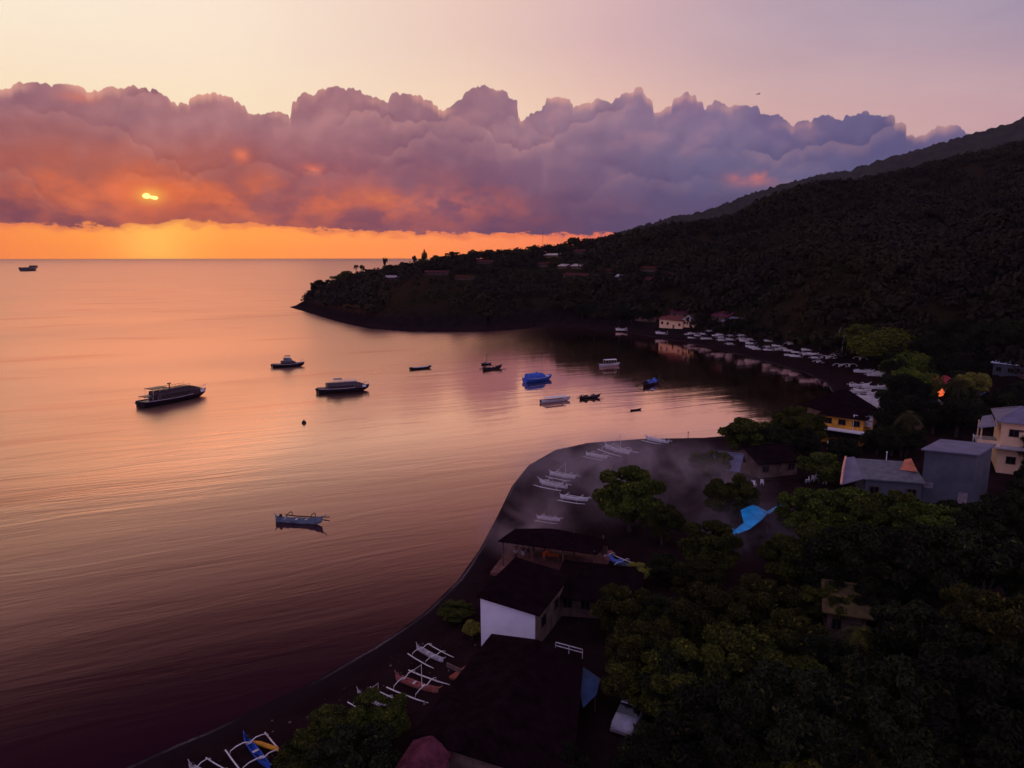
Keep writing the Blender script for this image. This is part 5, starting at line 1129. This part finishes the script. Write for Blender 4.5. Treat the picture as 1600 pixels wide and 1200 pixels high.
# the trees crowded over the dark village
cnt = 0
for i in range(400):
    px, py = rnd.uniform(1150, 1640), rnd.uniform(540, 770)
    if px < 1395 and py < 660: continue
    if px < 1250 and py < 700: continue
    if 1265 < px < 1365 and 640 < py < 700: continue
    if 1130 < px < 1450 and py > 700: continue
    if 1420 < px < 1600 and 655 < py: continue
    if 1435 < px < 1500 and 594 < py < 640 or 1515 < px < 1545 and 605 < py < 640 or px > 1515 and 556 < py < 606: continue
    w = rnd.uniform(26, 46)*(1+(py-540)/300)
    place_tree(MID[2] if rnd.random() < .7 else DARK[0], px, py, w, near_label(px, py, 'dark bushy tree '), 'trees crowded in the village', hs=rnd.uniform(.8, 1.1)); cnt += 1
    if cnt >= 70: break
for i in range(36):
    px = rnd.uniform(905, 1330); top = np.interp(px, [905, 1087, 1212, 1330], [498, 518, 538, 566]); py = top-rnd.uniform(2, 12)
    if 1028 < px < 1085: continue
    place_tree(MID[2], px, py, rnd.uniform(16, 30), 'small dark tree fringing the far beach '+('left of the lit tan building' if px < 1050 else 'just right of the lit tan building' if px < 1150 else 'behind the middle of the canoe row' if px < 1250 else 'behind the canoe row near the white banner flags'), 'trees fringing the far beach', hs=rnd.uniform(.8, 1.1))

# ================================================================== smoke
def smoke(name, a, r, dens, col, label, seed=0):
    m = bpy.data.materials.new('smoke'); m.use_nodes = True; t = NT(m.node_tree); t.n.clear(); o = t.new('ShaderNodeOutputMaterial'); v = t.new('ShaderNodeVolumePrincipled'); tc = t.new('ShaderNodeTexCoord')
    ln = t.new('ShaderNodeVectorMath', operation='LENGTH'); t.l.new(tc.outputs['Object'], ln.inputs[0])
    g_ = t.new('ShaderNodeNewGeometry'); n = t.noise(g_.outputs['Position'], .16, 3, .6, .8)
    d = t.mul(t.step(ln.outputs['Value'], 1.0, .15), t.step(n, .40, .68)); t.put(v.inputs['Density'], t.mul(d, dens)); v.inputs['Color'].default_value = col; v.inputs['Anisotropy'].default_value = .0
    t.l.new(v.outputs[0], o.inputs['Volume'])
    rg = [[(math.sin(math.pi*i/10)*math.cos(w), math.sin(math.pi*i/10)*math.sin(w), -math.cos(math.pi*i/10)) for w in [math.tau*k/16 for k in range(16)]] for i in range(1, 10)]
    ob = MB().loft(rg, close=True).build(name, m); ob.location = a; ob.scale = r; tag(ob, label, 'smoke', None, 'stuff'); return ob
p = G(960, 790); smoke('smoke', (p.x+3, p.y+6, 3.8), (22, 24, 5.5), .13, (.95, .80, .86, 1), 'thin smoke drifting over the black beach and its trees')
p = G(812, 862); smoke('smoke', (p.x+1, p.y+3, 2.8), (8, 11, 3.2), .24, (.95, .72, .78, 1), 'denser smoke at the shore behind the pyramid roof')
p = G(1190, 860); smoke('smoke', (p.x, p.y+2, 3.0), (9, 12, 4.0), .09, (.9, .8, .95, 1), 'faint smoke in the dim clearing by the blue tarpaulin')
# ================================================================== haze
hm = bpy.data.materials.new('haze_air'); hm.use_nodes = True; t = NT(hm.node_tree); t.n.clear(); o = t.new('ShaderNodeOutputMaterial'); v = t.new('ShaderNodeVolumePrincipled')
v.inputs['Color'].default_value = (.86, .78, .90, 1); v.inputs['Density'].default_value = 3.8e-5; t.l.new(v.outputs[0], o.inputs['Volume'])
hz = MB().box((0, 0, 308), (21400, 21400, 690)).build('haze', hm); tag(hz, kind='stuff')
